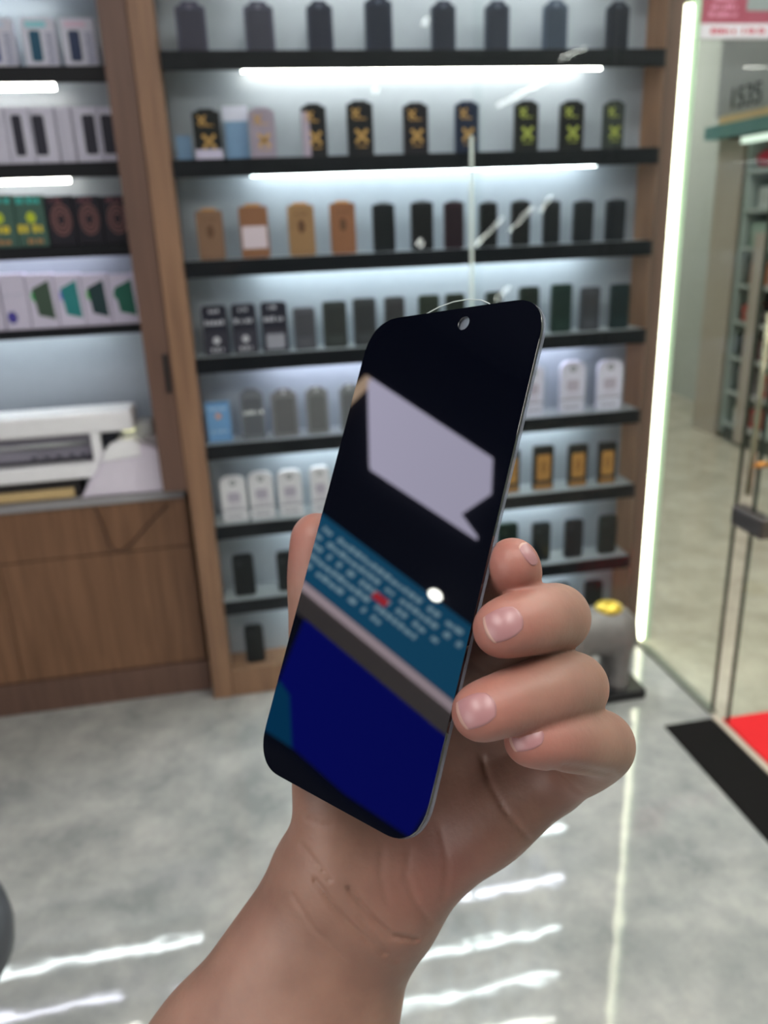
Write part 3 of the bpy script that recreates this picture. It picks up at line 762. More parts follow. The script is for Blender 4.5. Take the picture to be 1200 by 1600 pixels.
kid('wooden_board', B(x_l, mx_(116, 770), YM - 0.006, YM + 0.06, ZC + 0.006, ZC + 0.032, bev=0.002), mat('pale_board', (206, 178, 128), rough=0.5, noise=0.12, nscale=60), mc)
ol = [(128, 778), (137, 757), (150, 738), (158, 722), (162, 708), (172, 698), (188, 692), (205, 690), (238, 700), (252, 704), (258, 716), (265, 745), (270, 766), (264, 774), (250, 776)]
pts = [(at(px, py, 1, YM - 0.015)[0], max(at(px, py, 1, YM - 0.015)[2], ZC + 0.001)) for px, py in ol][::-1]
bm = prism(pts, YM - 0.018, YM + 0.12)
bmesh.ops.bevel(bm, geom=[e for e in bm.edges if abs(e.verts[0].co.y - e.verts[1].co.y) < 1e-6], offset=0.007, segments=3, affect='EDGES', clamp_overlap=True)
kid('end_housing', bm, mat('machine_white', (226, 218, 232), rough=0.3), mc)
up_ = [(at(px, py, 1, YM - 0.02)[0], at(px, py, 1, YM - 0.02)[2]) for px, py in [(160, 722), (162, 708), (170, 697), (186, 690), (208, 688), (218, 694), (220, 712)]][::-1]
bm = prism(up_, YM - 0.024, YM + 0.10); bmesh.ops.bevel(bm, geom=[e for e in bm.edges if abs(e.verts[0].co.y - e.verts[1].co.y) < 1e-6], offset=0.004, segments=2, affect='EDGES', clamp_overlap=True)
kid('upper_cap', bm, WHITE, mc)
kid('side_latch', B(mx_(222, 690), mx_(262, 690), YM + 0.02, YM + 0.1, mz(703, 240), mz(684, 240), bev=0.008, seg=3), mk((150, 146, 148)), mc)
tp = thing('tape_roll', 'small silver metal fitting lying between the machine and wooden column', 'fitting', (0, 0, 0))
p = at(276, 722, 1, 2.47)
bm = bmesh.new(); tube(bm, [(-0.212, 2.50, ZC + 0.016), (-0.196, 2.50, ZC + 0.016)], 0.015, 16); obj('metal_drum', bm, ALU, tp, smooth=True)
obj('foot', B(-0.214, -0.194, 2.49, 2.51, ZC + 0.0, ZC + 0.012), mk((50, 46, 48)), tp)
tp.name = 'metal_fitting'

# ------------------------------------------------------------------ neon corner, glass front, door
nt_ = thing('neon_tube', 'tall glowing white vertical light tube at the right end of the rack', 'light tube', (1.395, 2.426, 0))
bm = bmesh.new(); tube(bm, [(1.381, 2.434, 0.012), (1.381, 2.434, 2.05)], 0.0175, 16)
kid('glowing_tube', bm, emis('neon_white', (1.0, 1.0, 0.74), L_NEON), nt_, smooth=True)
kid('mounting_channel', B(1.372, 1.398, 2.452, 2.47, 0, 2.12, bev=0.002), mk((120, 128, 118)), nt_)
kid('frosted_edge', B(1.402, 1.422, 2.43, 2.45, 0.0, 2.7), mat('frosted_green_edge', (186, 214, 190), rough=0.4), nt_)
struct('trim_1', B(1.372, 1.40, 2.4705, 2.85, 0, 3.1), mat('end_panel', (150, 160, 150), rough=0.6))

gf = thing('glass_partition', 'fixed clear glass panel beside the vertical light tube', 'glass panel', (GX, 2.2, 0))
kid('glass_pane', B(GX + 0.004, GX + 0.014, 1.950, 2.418, 0.012, 2.7), PANEG, gf)
kid('glass_edge', B(GX + 0.003, GX + 0.015, 1.947, 1.950, 0.012, 2.7), mk((40, 48, 38)), gf)
kid('floor_channel', B(GX - 0.004, GX + 0.022, 1.944, 2.40, 0.0, 0.012), mk((120, 122, 112)), gf)
gd = thing('glass_door', 'clear glass entrance door with metal patch lock, at the right edge', 'door', (GX, 1.9, 0))
kid('glass_pane', B(GX + 0.004, GX + 0.014, 0.95, 1.866, 0.02, 2.7), PANEG, gd)
kid('glass_edge', B(GX + 0.003, GX + 0.015, 1.867, 1.870, 0.02, 2.7), mk((46, 52, 42)), gd)
lk = kid('lock_case', B(GX - 0.012, GX + 0.03, 1.80, 1.94, 0.648, 0.705, bev=0.004), mat('dark_metal', (96, 88, 86), rough=0.3, metal=0.7), gd)
bm = bmesh.new(); tube(bm, [(GX - 0.012, 1.905, 0.685), (GX - 0.020, 1.905, 0.685)], 0.011, 16)
o = kid('lock_cylinder', bm, ALU, gd); o.parent = lk; o.matrix_parent_inverse = Matrix.Translation(-Vector(gd.location))
bm = bmesh.new(); tube(bm, [(GX - 0.035, 1.842, 0.77), (GX - 0.035, 1.842, 1.25)], 0.008, 14)
kid('pull_bar', bm, mat('satin_bar', (150, 146, 122), rough=0.25, metal=0.6), gd, smooth=True)
bm = bmesh.new(); tube(bm, [(GX - 0.035, 1.842, 0.85), (GX + 0.03, 1.842, 0.85)], 0.008, 12); tube(bm, [(GX - 0.035, 1.842, 1.18), (GX + 0.03, 1.842, 1.18)], 0.008, 12)
kid('bar_bracket', bm, mat('brass', (176, 120, 60), rough=0.3, metal=0.8), gd, smooth=True)
g2 = thing('glass_sidelight', 'clear glass shop front beyond the entrance door, nearer the viewer', 'glass panel', (GX, 0.0, 0))
kid('glass_pane', B(GX + 0.004, GX + 0.014, -3.0, 0.94, 0.012, 2.7), PANEG, g2)
struct('trim_2', B(GX - 0.02, GX + 0.04, -3.1, 2.42, 2.7, 3.05), mat('header_dark', (60, 58, 56), rough=0.6))
# threshold strip and carpet
bm = bmesh.new()
q = [(1.198, 1.915), (GX + 0.055, 1.915), (GX - 0.005, 1.62), (GX - 0.005, 0.9), (1.195, 0.9)]
q = [(1.198, 1.92), (1.36, 1.92), (1.36, 0.2), (1.198, 0.2)]
vs = [bm.verts.new((x, y, 0.003)) for x, y in q]; vb = [bm.verts.new((x, y, 0.0)) for x, y in q]
bm.faces.new(vs[::-1]);
for i in range(4): bm.faces.new((vb[i], vs[i], vs[(i + 1) % 4], vb[(i + 1) % 4]))
bmesh.ops.recalc_face_normals(bm, faces=bm.faces[:])
tag(obj('door_mat', bm, mat('black_rubber', (18, 16, 16), rough=1.0, ior=1.3)), 'long black mat strip on the floor along the glass door', 'mat')
tag(obj('floor_strip', B(1.362, 1.376, 0.2, 1.92, 0.0, 0.006), mat('beige_metal', (190, 176, 160), rough=0.4)), 'thin beige metal strip between black mat and red carpet', 'floor strip')
tag(obj('red_carpet', B(1.388, 2.5, 1.55, 1.905, 0.0, 0.008, bev=0.002), mat('red_carpet', (225, 24, 34), rough=0.9, noise=0.1, nscale=300, bump=0.3)), 'bright red carpet outside the glass door', 'carpet')

# ------------------------------------------------------------------ across the corridor
XO = 3.27
def on(px, py, x=XO): return at(px, py, 0, x)
pil = tag(obj('stone_pillar', B(XO, XO + 0.4, on(1127, 560)[1], on(1092, 560)[1], 0, 1.98), mat('pillar_taupe', (176, 165, 154), rough=0.5)),
          'taupe pillar across the corridor under the green fascia', 'pillar')
ks = thing('display_shelving', 'pale product shelving full of goods across the corridor', 'shelving unit', (XO, 4.0, 0))
sy1 = on(1135, 560)[1]; sy0 = 2.3
GS = mat('pale_shelf', (176, 184, 182), rough=0.4)
kid('back_panel', B(XO + 0.36, XO + 0.38, sy0, sy1, 0.05, 1.9), mat('shelf_back', (120, 128, 124), rough=0.6), ks)
kid('side_panel', B(XO, XO + 0.38, sy1 - 0.02, sy1 + 0.0, 0.05, 1.9), mat('shelf_side', (150, 162, 158), rough=0.4), ks)
kid('base', B(XO + 0.02, XO + 0.38, sy0, sy1, 0.0, 0.08), mk((80, 84, 80)), ks)
shz = [0.10, 0.32, 0.55, 0.78, 1.01, 1.24, 1.47, 1.70]
for z in shz: kid('shelf_board', B(XO + 0.01, XO + 0.36, sy0, sy1 - 0.02, z, z + 0.022), GS, ks)
kid('upright', B(XO - 0.03, XO + 0.01, on(1186, 500)[1], on(1172, 500)[1], 0.03, 1.35), mat('upright_beige', (176, 164, 156), rough=0.5), ks)
kid('upright', B(XO - 0.02, XO + 0.01, 2.9, 2.94, 0.03, 1.9), MATS['upright_beige'], ks)
pal = [('dark', (44, 46, 46)), ('red', (190, 70, 62)), ('white', (206, 210, 210)), ('grey', (104, 104, 108)), ('orange', (206, 120, 74)), ('plum', (88, 54, 62)), ('black', (30, 30, 32)), ('pale green', (150, 170, 158))]
rnd = random.Random(4)
sw = ['lowest', 'second lowest', 'third lowest', 'fourth lowest', 'middle', 'third highest', 'second highest', 'highest']
for k, z in enumerate(shz[:-1]):
    y = sy1 - 0.06; j = 0
    while y > 3.35:
        wy = rnd.uniform(0.12, 0.2); nm, c = pal[(k * 3 + j * 5 + (k * j) % 3) % len(pal)]
        if k == 0: nm, c = pal[[2, 1, 2, 7, 4, 2, 3][j % 7]]
        h_ = rnd.uniform(0.10, 0.17); x0 = XO + 0.03 + rnd.uniform(0, 0.04)
        t = thing('product_box', '%s box, %s from the pillar on the %s board of the corridor shelving' % (nm, ['first', 'second', 'third', 'fourth', 'fifth', 'sixth', 'seventh', 'eighth', 'ninth', 'tenth', 'eleventh', 'twelfth'][j], sw[k]), 'box', (x0, y - wy, z + 0.022), 'goods on the shelving across the corridor')
        obj('carton', B(0, 0.16, 0, wy, 0, h_, bev=0.006), mk(c), t)
        obj('front_label', B(-0.001, 0, wy * 0.2, wy * 0.8, h_ * 0.25, h_ * 0.7), mk(tuple(min(255, int(v * 0.6 + 70)) for v in c)), t)
        y -= wy + rnd.uniform(0.01, 0.05); j += 1
# fascia: green band, gold strip, pale lamp strip, upper grey board with a number
zf0, zf1 = on(1110, 216)[2], on(1110, 203)[2]
fz = on(1200, 172)[2]
fs = thing('shop_fascia', 'green fascia with a gold strip and grey board above the corridor shelving', 'fascia', (XO, 4.0, 1.9))
ya = on(1112, 205)[1]
kid('green_band', B(XO - 0.05, XO + 0.4, 2.0, ya, 1.925, 2.005), mat('green_band', (100, 150, 152), rough=0.4), fs)
kid('gold_strip', B(XO - 0.045, XO + 0.02, 2.0, ya - 0.15, 2.006, 2.05), mat('gold_strip', (232, 200, 150), rough=0.4), fs)
kid('grey_board', B(XO - 0.03, XO + 0.4, 2.0, ya - 0.08, 2.051, 2.75), mat('grey_board', (176, 176, 182), rough=0.25), fs)
fl = thing('strip_light', 'pale strip light under the green fascia across the corridor', 'light', (XO, 4.0, 1.9))
kid('light_bar', B(XO - 0.04, XO - 0.0, 2.3, on(1168, 205)[1], 1.875, 1.91, bev=0.004), emis('pale_strip', (0.8, 0.95, 0.8), 1.3), fl)
kid('housing', B(XO - 0.045, XO + 0.03, 2.3, on(1150, 205)[1], 1.911, 1.924), mk((60, 70, 66)), fl)
cu = bpy.data.curves.new('board_number', 'FONT'); cu.body = '1535'; cu.size = 0.17; cu.extrude = 0.002
cu.materials.append(mk((50, 52, 56)))
pn = on(1137, 168, XO - 0.035)
o = bpy.data.objects.new('board_number', cu); C.objects.link(o)
me = bpy.data.meshes.new_from_object(o); bpy.data.objects.remove(o); o = bpy.data.objects.new('board_number', me); C.objects.link(o)
o.rotation_euler = (math.pi / 2, 0, -math.pi / 2); o.location = (XO - 0.034, pn[1], 2.085); o.parent = fs
o.matrix_parent_inverse = Matrix.Translation(-Vector(fs.location))
# something red above the shelving
rb = thing('red_bag', 'bright red bag lying on top of the corridor shelving', 'bag', (XO + 0.05, on(1172, 236)[1], 1.722))
def sph(cx, cy, cz, rx, ry, rz, seg=16):
    bm = bmesh.new(); bmesh.ops.create_uvsphere(bm, u_segments=seg, v_segments=seg // 2, radius=1)
    for v in bm.verts: v.co = Vector((cx + v.co.x * rx, cy + v.co.y * ry, cz + v.co.z * rz))
    return bm
obj('bag_body', sph(0.1, 0, 0.055, 0.1, 0.12, 0.06), mat('red_bag', (214, 52, 76), rough=0.6), rb, smooth=True)
bm = bmesh.new(); tube(bm, [(0.08, -0.05, 0.1), (0.08, -0.03, 0.14), (0.08, 0.03, 0.14), (0.08, 0.05, 0.1)], 0.008, 8); obj('bag_handle', bm, MATS['red_bag'], rb, smooth=True)
# hanging red sign facing the shop
ys = 4.1
a, b = at(1098, 0, 1, ys), at(1330, 0, 1, ys)
z1, z2, z3 = at(1150, 60, 1, ys)[2], at(1150, 37, 1, ys)[2], at(1150, -60, 1, ys)[2]
sg = thing('hanging_sign', 'red hanging sign with a white band of red letters, upper right corner', 'sign', (a[0], ys, z1))
kid('red_board', B(a[0], b[0], ys, ys + 0.03, z2, z3), mat('sign_red', (168, 82, 102), rough=0.35), sg)
kid('white_band', B(a[0], b[0], ys - 0.002, ys + 0.03, z1, z2), mat('sign_white', (226, 220, 232), rough=0.35), sg)
bm = bmesh.new()
for k in range(5): marks(a[0] + 0.12 + k * 0.17, z1 + (z2 - z1) * 0.3, 0.13, (z2 - z1) * 0.45, ys - 0.002, bm, k + 20)
kid('red_lettering', bm, mk((196, 70, 92)), sg)
bm = bmesh.new()
for k, py in enumerate((26, 14, 2)): marks(a[0] + 0.12, at(1150, py, 1, ys)[2], 0.16 - 0.02 * k, 0.02, ys, bm, k + 40)
kid('white_lettering', bm, mk((226, 150, 180)), sg)
kid('grey_picture', B(at(1168, 0, 1, ys)[0], b[0], ys - 0.003, ys - 0.0001, at(1180, 17, 1, ys)[2], z3), mk((150, 158, 160)), sg)
bm = bmesh.new()
for xx in (a[0] + 0.1, b[0] - 0.1): tube(bm, [(xx, ys + 0.015, z3), (xx, ys + 0.015, 3.3)], 0.004, 6)
kid('hanging_rod', bm, ALU, sg)

# ------------------------------------------------------------------ grey animal figure on its plinth
fx, fy = 1.10, 2.16
fg = thing('animal_statue', 'grey elephant-like statue with gold top on a black plinth, behind the fingers', 'statue', (fx, fy, 0))
kid('plinth', B(fx - 0.19, fx + 0.12, fy - 0.085, fy + 0.085, 0.0, 0.035, bev=0.004), mk((32, 32, 34)), fg)
def fig(P):
    S = 0.125
    L = lambda *a: np.array([fx - 0.035, fy, 0.035]) + np.array(a) * S
    d = seg_d(P, L(-0.45, 0, 1.55), L(0.5, 0, 1.5), 0.62 * S, 0.66 * S)
    for x in (-0.55, 0.62):
        for y in (-0.33, 0.33):
            d = smin(d, seg_d(P, L(x, y, 1.3), L(x, y, 0.12), 0.30 * S, 0.22 * S), 0.02)
            d = smin(d, seg_d(P, L(x - 0.03, y, 0.10), L(x + 0.0, y, 0.10), 0.25 * S, 0.25 * S), 0.01)
    d = smin(d, seg_d(P, L(-1.05, 0, 1.95), L(-1.3, 0, 1.85), 0.46 * S, 0.36 * S), 0.035)
    tr = [(-1.5, 0, 1.7), (-1.75, 0, 1.2), (-1.8, 0, 0.7), (-1.95, 0, 0.55), (-2.1, 0, 0.75)]
    for i in range(4): d = smin(d, seg_d(P, L(*tr[i]), L(*tr[i + 1]), (0.24 - 0.04 * i) * S, (0.2 - 0.04 * i) * S), 0.015)
    for y in (-0.5, 0.5):
        e = seg_d(P, L(-0.9, y * 0.9, 2.1), L(-0.82, y * 1.25, 1.5), 0.26 * S, 0.2 * S)
        d = smin(d, e, 0.012)
    d = smin(d, seg_d(P, L(1.1, 0, 1.75), L(1.28, 0, 0.9), 0.07 * S, 0.05 * S), 0.01)
    return d
v, q = sdf_mesh(fig, (fx - 0.36, fy - 0.13, 0.02), (fx + 0.18, fy + 0.13, 0.34), 0.005)
o = np_mesh('body', v, q, [mat('figure_grey', (112, 108, 106), rough=0.45, noise=0.3, nscale=25)], fg); o.matrix_parent_inverse = Matrix.Translation(-Vector(fg.location))
bm = sph(fx + 0.012, fy, 0.035 + 0.268, 0.046, 0.042, 0.022); o = kid('gold_saddle', bm, mat('gold_paint', (214, 184, 70), rough=0.3, metal=0.5), fg, smooth=True)

# dark stool at the left edge
st = thing('round_stool', 'dark grey round stool just entering the picture at the lower left edge', 'stool', (0, 0, 0))
p = at(9, 1462, 2, 0.45); R_ = 0.17
sx, sy = p[0] - R_ * 0.98, p[1]
bm = bmesh.new(); lathe(bm, [(R_ * 0.9, 0.40), (R_, 0.415), (R_ * 1.02, 0.44), (R_, 0.47), (R_ * 0.9, 0.485), (0.02, 0.49)], sx, sy); obj('seat', bm, mat('dark_grey_vinyl', (58, 60, 66), rough=0.5), st, smooth=True)
bm = bmesh.new(); lathe(bm, [(0.03, 0.03), (0.03, 0.40)], sx, sy, 16); obj('pole', bm, ALU, st, smooth=True)
bm = bmesh.new(); lathe(bm, [(0.16, 0.0), (0.16, 0.012), (0.04, 0.03)], sx, sy); obj('base', bm, MATS['dark_grey_vinyl'], st, smooth=True)

# ------------------------------------------------------------------ added fill panel, then lamps of the shop and the corridor
lb = thing('fill_light_panel', 'large added fill light panel on the left wall behind the viewer', 'fill light', (-2.19, -1.3, 1.7))  # unseen glowing panel, added to brighten the hand from behind left
kid('fill_frame', B(-2.2, -2.16, -2.35, -0.25, 0.75, 2.55, bev=0.004), ALU, lb)
kid('lit_face', B(-2.1599, -2.156, -2.3, -0.3, 0.8, 2.5), emis('soft_white_fill', (1.0, 0.95, 0.92), 3.6), lb)
CL = emis('ceiling_panel', (1.0, 0.97, 0.92), L_CEIL)
CH = emis('corridor_panel', (1.0, 0.97, 0.90), L_HALL)
for (x, y, l) in ((-0.75, -0.55, 'left of the two'), (0.65, -0.55, 'right of the two')):
    t = thing('ceiling_light', 'rectangular ceiling light behind the viewer, %s' % l, 'ceiling light', (x, y, 3.0), 'ceiling lights of the shop')
    obj('frame', B(-0.33, 0.33, -0.63, 0.63, 0.005, 0.05), ALU, t); obj('diffuser', B(-0.3, 0.3, -0.6, 0.6, 0.0, 0.0049), CL, t)
t = thing('ceiling_light', 'rectangular ceiling light above the floor in front of the rack', 'ceiling light', (0.7, 1.45, 3.0), 'ceiling lights of the shop')
obj('frame', B(-0.53, 0.53, -0.18, 0.18, 0.005, 0.05), ALU, t); obj('diffuser', B(-0.5, 0.5, -0.15, 0.15, 0.0, 0.0049), CL, t)
for (x, y, l) in ((2.3, 0.4, 'nearest the door'), (2.5, 2.5, 'in the middle'), (2.6, 6.9, 'at the far end')):
    t = thing('corridor_light', 'square corridor ceiling light outside the glass, %s' % l, 'ceiling light', (x, y, 3.25), 'ceiling lights of the corridor')
    obj('frame', B(-0.43, 0.43, -0.43, 0.43, 0.005, 0.05), ALU, t); obj('diffuser', B(-0.4, 0.4, -0.4, 0.4, 0.0, 0.0049), CH, t)
# tubes over the far corridor: they show as slanting glints in the sliding glass
GL = emis('glint_tube', (1.0, 1.0, 0.96), 34.0)
def mirror(px, py, dist):
    """a point whose image in the sliding glass is seen at the given spot"""
    d = ray(px, py); t = (YF - 0.034) / d[1]; h = EYE + t * d
    return h + d * np.array([1, -1, 1]) * dist
for i, (p0, p1, dd) in enumerate([((875, 92), (915, 75), 5.2), ((778, 165), (855, 125), 6.6), ((745, 382), (786, 340), 5.4), ((797, 362), (832, 323), 5.6), ((844, 332), (862, 306), 5.8), ((773, 472), (795, 448), 5.4), ((975, 45), (992, 36), 5.2)]):
    a, b = mirror(*p0, dd), mirror(*p1, dd)
    bm = bmesh.new(); tube(bm, [a, b], 0.018 if i != 1 else 0.024, 10)
    tag(obj('fluorescent_tube', bm, GL, smooth=True), 'tube lamp behind the viewer glinting in the glass, %s' % ['short upper one', 'long upper one', 'leftmost of the slanting three', 'middle of the slanting three', 'rightmost of the slanting three', 'lowest one', 'tiny one by the right post'][i], 'lamp', 'tube lamps mirrored in the glass')
for i, (p0, dd) in enumerate([((665, 32), 5.0), ((657, 380), 5.0), ((272, 209), 5.0), ((588, 140), 5.0)]):
    a = mirror(*p0, dd)
    bm = sph(a[0], a[1], a[2], 0.038, 0.038, 0.038)
    tag(obj('light_bulb', bm, emis('glint_bulb', (1, 1, 0.97), 40.0) if i < 2 else emis('glint_bulb_dim', (1, 1, 0.97), 18.0), smooth=True), 'round bulb behind the viewer, mirrored %s' % ['near the top shelf', 'on the third shelf packs', 'by the left post', 'under the upper light tube'][i], 'lamp', 'bulbs mirrored in the glass')

# ------------------------------------------------------------------ the glass protector in the hand
def cam2w(v): return v[0] * RT + v[1] * UP + v[2] * FW
GC = EYE + cam2w(np.array([0.00230674, -0.00996049, 0.2326034]))
def rotv(a):
    t = np.linalg.norm(a); k = a / t
    K = np.array([[0, -k[2], k[1]], [k[2], 0, -k[0]], [-k[1], k[0], 0]])
    return np.eye(3) + math.sin(t) * K + (1 - math.cos(t)) * K @ K
Rg = rotv(np.array([0.22081819, 0.81255574, -0.18245217]))
gx, gy, gn = cam2w(Rg[:, 0]), cam2w(Rg[:, 1]), -cam2w(Rg[:, 2])
GW, GH = 0.0715, 0.1475
def glocal(px, py):
    d = ray(px, py); t = ((GC - EYE) @ gn) / (d @ gn); p = EYE + t * d - GC
    return np.array([p @ gx, p @ gy])
sp = thing('screen_protector', 'glossy black phone-shaped glass with small round hole, held upright in the hand', 'screen protector', (0, 0, 0))
Mg = Matrix.Identity(4)
for i in range(3): Mg[i][0], Mg[i][1], Mg[i][2], Mg[i][3] = gx[i], gy[i], gn[i], GC[i]
sp.matrix_world = Mg
def holed(outer, holes, z0, z1):
    bm = bmesh.new(); edges = []
    for loop in [outer] + holes:
        vs = [bm.verts.new((x, y, z1)) for x, y in loop]
        edges += [bm.edges.new((vs[i], vs[(i + 1) % len(vs)])) for i in range(len(vs))]
    bmesh.ops.triangle_fill(bm, edges=edges, use_beauty=True, use_dissolve=False)
    ext = bmesh.ops.extrude_face_region(bm, geom=bm.faces[:])
    for e in ext['geom']:
        if isinstance(e, bmesh.types.BMVert): e.co.z = z0
    bmesh.ops.recalc_face_normals(bm, faces=bm.faces[:])
    return bm
def super_rr(w_, h_, r, n=14, p=2.35):
    out = []
    for sx_, sy_, a0 in ((1, -1, -90), (1, 1, 0), (-1, 1, 90), (-1, -1, 180)):
        for k in range(n + 1):
            a = math.radians(a0 + 90 * k / n)
            c, s = math.cos(a), math.sin(a)
            cc = math.copysign(abs(c) ** (2 / p), c); ss = math.copysign(abs(s) ** (2 / p), s)
            out.append((sx_ * (w_ / 2 - r) + r * cc, sy_ * (h_ / 2 - r) + r * ss))
    return out
hl = glocal(724.5, 505)
hole = [(hl[0] + 0.0021 * math.cos(2 * math.pi * k / 32), hl[1] + 0.0021 * math.sin(2 * math.pi * k / 32)) for k in range(32)]
GLB = mat('black_glass', lin=(0.0015, 0.002, 0.005), rough=0.015, ior=2.0)
bm = holed(super_rr(GW, GH, 0.0125), [hole[::-1]], -0.0009, 0.0)
o = obj('black_glass', bm, GLB, sp)
bv = o.modifiers.new('bevel', 'BEVEL'); bv.width = 0.0003; bv.segments = 4; bv.limit_method = 'ANGLE'; bv.angle_limit = math.radians(50)
FILM = pane_mat('clear_film', (0.78, 0.80, 0.82), 1.45, 0.05, body=(0.26, 0.28, 0.34), body_amt=0.4)
FILM2 = pane_mat('clear_tab_film', (0.94, 0.95, 0.95), 1.45, 0.03)
bm = holed(super_rr(GW + 0.0002, GH + 0.0002, 0.0126), [], -0.0019, -0.00095)
o = obj('clear_backing', bm, FILM, sp); o['label'] = 'clear greyish backing layer'
# peel tab standing above the top edge
tp_ = [glocal(*p) for p in ((648, 496), (660, 486), (680, 475), (702, 467), (725, 463), (745, 464), (757, 469), (766, 476))]
low = [(tp_[-1][0], GH / 2 - 0.003), (tp_[0][0], GH / 2 - 0.003)]
bm = holed([tuple(p) for p in tp_] + low, [], -0.0021, -0.00195)
tb = obj('peel_tab', bm, FILM2, sp); tb['label'] = 'transparent curved pull tab'
bm = bmesh.new(); tube(bm, [(p[0], p[1], -0.002) for p in tp_], 0.00016, 8); obj('tab_rim', bm, mat('tab_rim', (200, 208, 205), rough=0.15), tb, smooth=True)

# ------------------------------------------------------------------ what the black glass mirrors: the left wall of the shop
def mir(px, py, X):
    d = ray(px, py); t = ((GC - EYE) @ gn) / (d @ gn); p = EYE + t * d; d = d / np.linalg.norm(d)
    r = d - 2 * (d @ gn) * gn
    return p + (X - p[0]) / r[0] * r
def yz_prism(pts, x0, x1):
    bm = bmesh.new()
    a = [bm.verts.new((x0, y, z)) for y, z in pts]; b = [bm.verts.new((x1, y, z)) for y, z in pts]
    bm.faces.new(a); bm.faces.new(b[::-1]); n = len(pts)
    for i in range(n): bm.faces.new((a[i], b[i], b[(i + 1) % n], a[(i + 1) % n]))
    bmesh.ops.recalc_face_normals(bm, faces=bm.faces[:])
    return bm
XW = -2.17
ws = thing('lit_wall_sign', 'white arrow-shaped lit sign on the dark left wall, mirrored in the black glass', 'sign', (XW, 1.4, 2.5))
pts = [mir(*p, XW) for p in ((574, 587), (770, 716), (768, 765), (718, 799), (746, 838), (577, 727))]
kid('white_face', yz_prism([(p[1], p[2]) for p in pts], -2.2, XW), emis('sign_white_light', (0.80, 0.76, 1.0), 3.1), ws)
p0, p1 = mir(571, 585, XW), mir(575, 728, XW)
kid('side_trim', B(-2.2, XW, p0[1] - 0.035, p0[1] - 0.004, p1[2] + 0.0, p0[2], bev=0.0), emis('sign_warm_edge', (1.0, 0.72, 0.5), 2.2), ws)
tz0, tz1 = 1.905, 2.125
ts = thing('teal_wall_sign', 'lit teal sign with white lines of text on the left wall, mirrored in the glass', 'sign', (XW, 1.0, 2.0))
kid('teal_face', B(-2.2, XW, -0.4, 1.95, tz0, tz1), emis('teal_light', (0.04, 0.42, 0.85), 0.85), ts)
bm = bmesh.new(); rnd = random.Random(3)
for k in range(5):
    z = tz1 - 0.048 - k * 0.035; y = 1.46 - 0.02 * k
    while y > (0.72, 0.66, 0.78, 0.84, 0.95)[k]:
        wy = rnd.uniform(0.012, 0.03)
        box(bm, XW, XW + 0.002, y - wy, y, z, z + rnd.choice([0.014, 0.018, 0.018]))
        y -= wy + rnd.choice([0.006, 0.006, 0.03])
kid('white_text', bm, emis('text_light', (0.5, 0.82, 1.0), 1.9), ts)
p = mir(594, 937, XW)
bm = bmesh.new(); box(bm, XW + 0.002, XW + 0.004, p[1] - 0.03, p[1] + 0.03, p[2] - 0.012, p[2] + 0.014)
kid('red_mark', bm, emis('red_light', (1.0, 0.06, 0.08), 2.0), ts)
ld = thing('lit_ledge', 'pale lit ledge with a grey board below the teal wall sign', 'ledge', (XW, 1.0, 1.87))
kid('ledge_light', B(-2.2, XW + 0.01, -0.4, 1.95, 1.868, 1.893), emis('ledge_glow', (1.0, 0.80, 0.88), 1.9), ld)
kid('grey_board', B(-2.2, XW + 0.005, -0.4, 1.95, 1.80, 1.866), mat('ledge_board', (176, 164, 160), rough=0.5), ld)
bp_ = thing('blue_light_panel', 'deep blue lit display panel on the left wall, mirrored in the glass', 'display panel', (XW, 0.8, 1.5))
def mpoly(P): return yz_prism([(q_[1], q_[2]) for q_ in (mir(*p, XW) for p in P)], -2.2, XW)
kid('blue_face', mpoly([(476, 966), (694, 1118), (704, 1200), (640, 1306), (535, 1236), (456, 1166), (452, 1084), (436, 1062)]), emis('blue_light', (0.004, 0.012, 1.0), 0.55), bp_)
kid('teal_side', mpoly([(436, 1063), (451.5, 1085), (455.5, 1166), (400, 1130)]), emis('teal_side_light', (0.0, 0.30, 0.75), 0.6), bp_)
lamp = thing('wall_spotlight', 'small bright spotlight above the teal wall sign', 'spotlight', (-2.15, 0.9, 2.14))
p = mir(680, 930, -2.12)
kid('bulb', sph(-2.12, p[1], p[2], 0.014, 0.024, 0.016), emis('spot_bulb', (1, 1, 0.9), 22), lamp, smooth=True)
kid('bracket', B(-2.2, -2.13, p[1] - 0.008, p[1] + 0.008, p[2] - 0.006, p[2] + 0.006), ALU, lamp)

# ------------------------------------------------------------------ the hand
def J(px, py, d): return np.array([(px - 600) / F_PX * d, -(py - 800) / F_PX * d, d])
PALM = [  # metacarpals and the pads of the palm
    (J(545, 1335, .280), J(632, 1020, .279), .0160, .0110),
    (J(565, 1360, .281), J(705, 1050, .279), .0160, .0112),
    (J(590, 1380, .281), J(778, 1118, .276), .0160, .0108),
    (J(608, 1382, .279), J(850, 1215, .271), .0150, .0102),
    (J(630, 1374, .272), J(757, 1284, .267), .0145, .0110),
    (J(757, 1284, .267), J(850, 1220, .263), .0110, .0104),
    (J(535, 1325, .272), J(522, 1150, .270), .0165, .0145),
    (J(640, 1240, .276), J(600, 1340, .276), .0125, .0150),
]
ARM = [
    (J(505, 1400, .284), J(350, 1660, .284), .0205, .0265),
    (J(575, 1435, .283), J(492, 1590, .284), .0200, .0265),
    (J(350, 1660, .284), J(90, 2050, .262), .0265, .034),
    (J(492, 1590, .284), J(250, 2000, .262), .0265, .034),
]
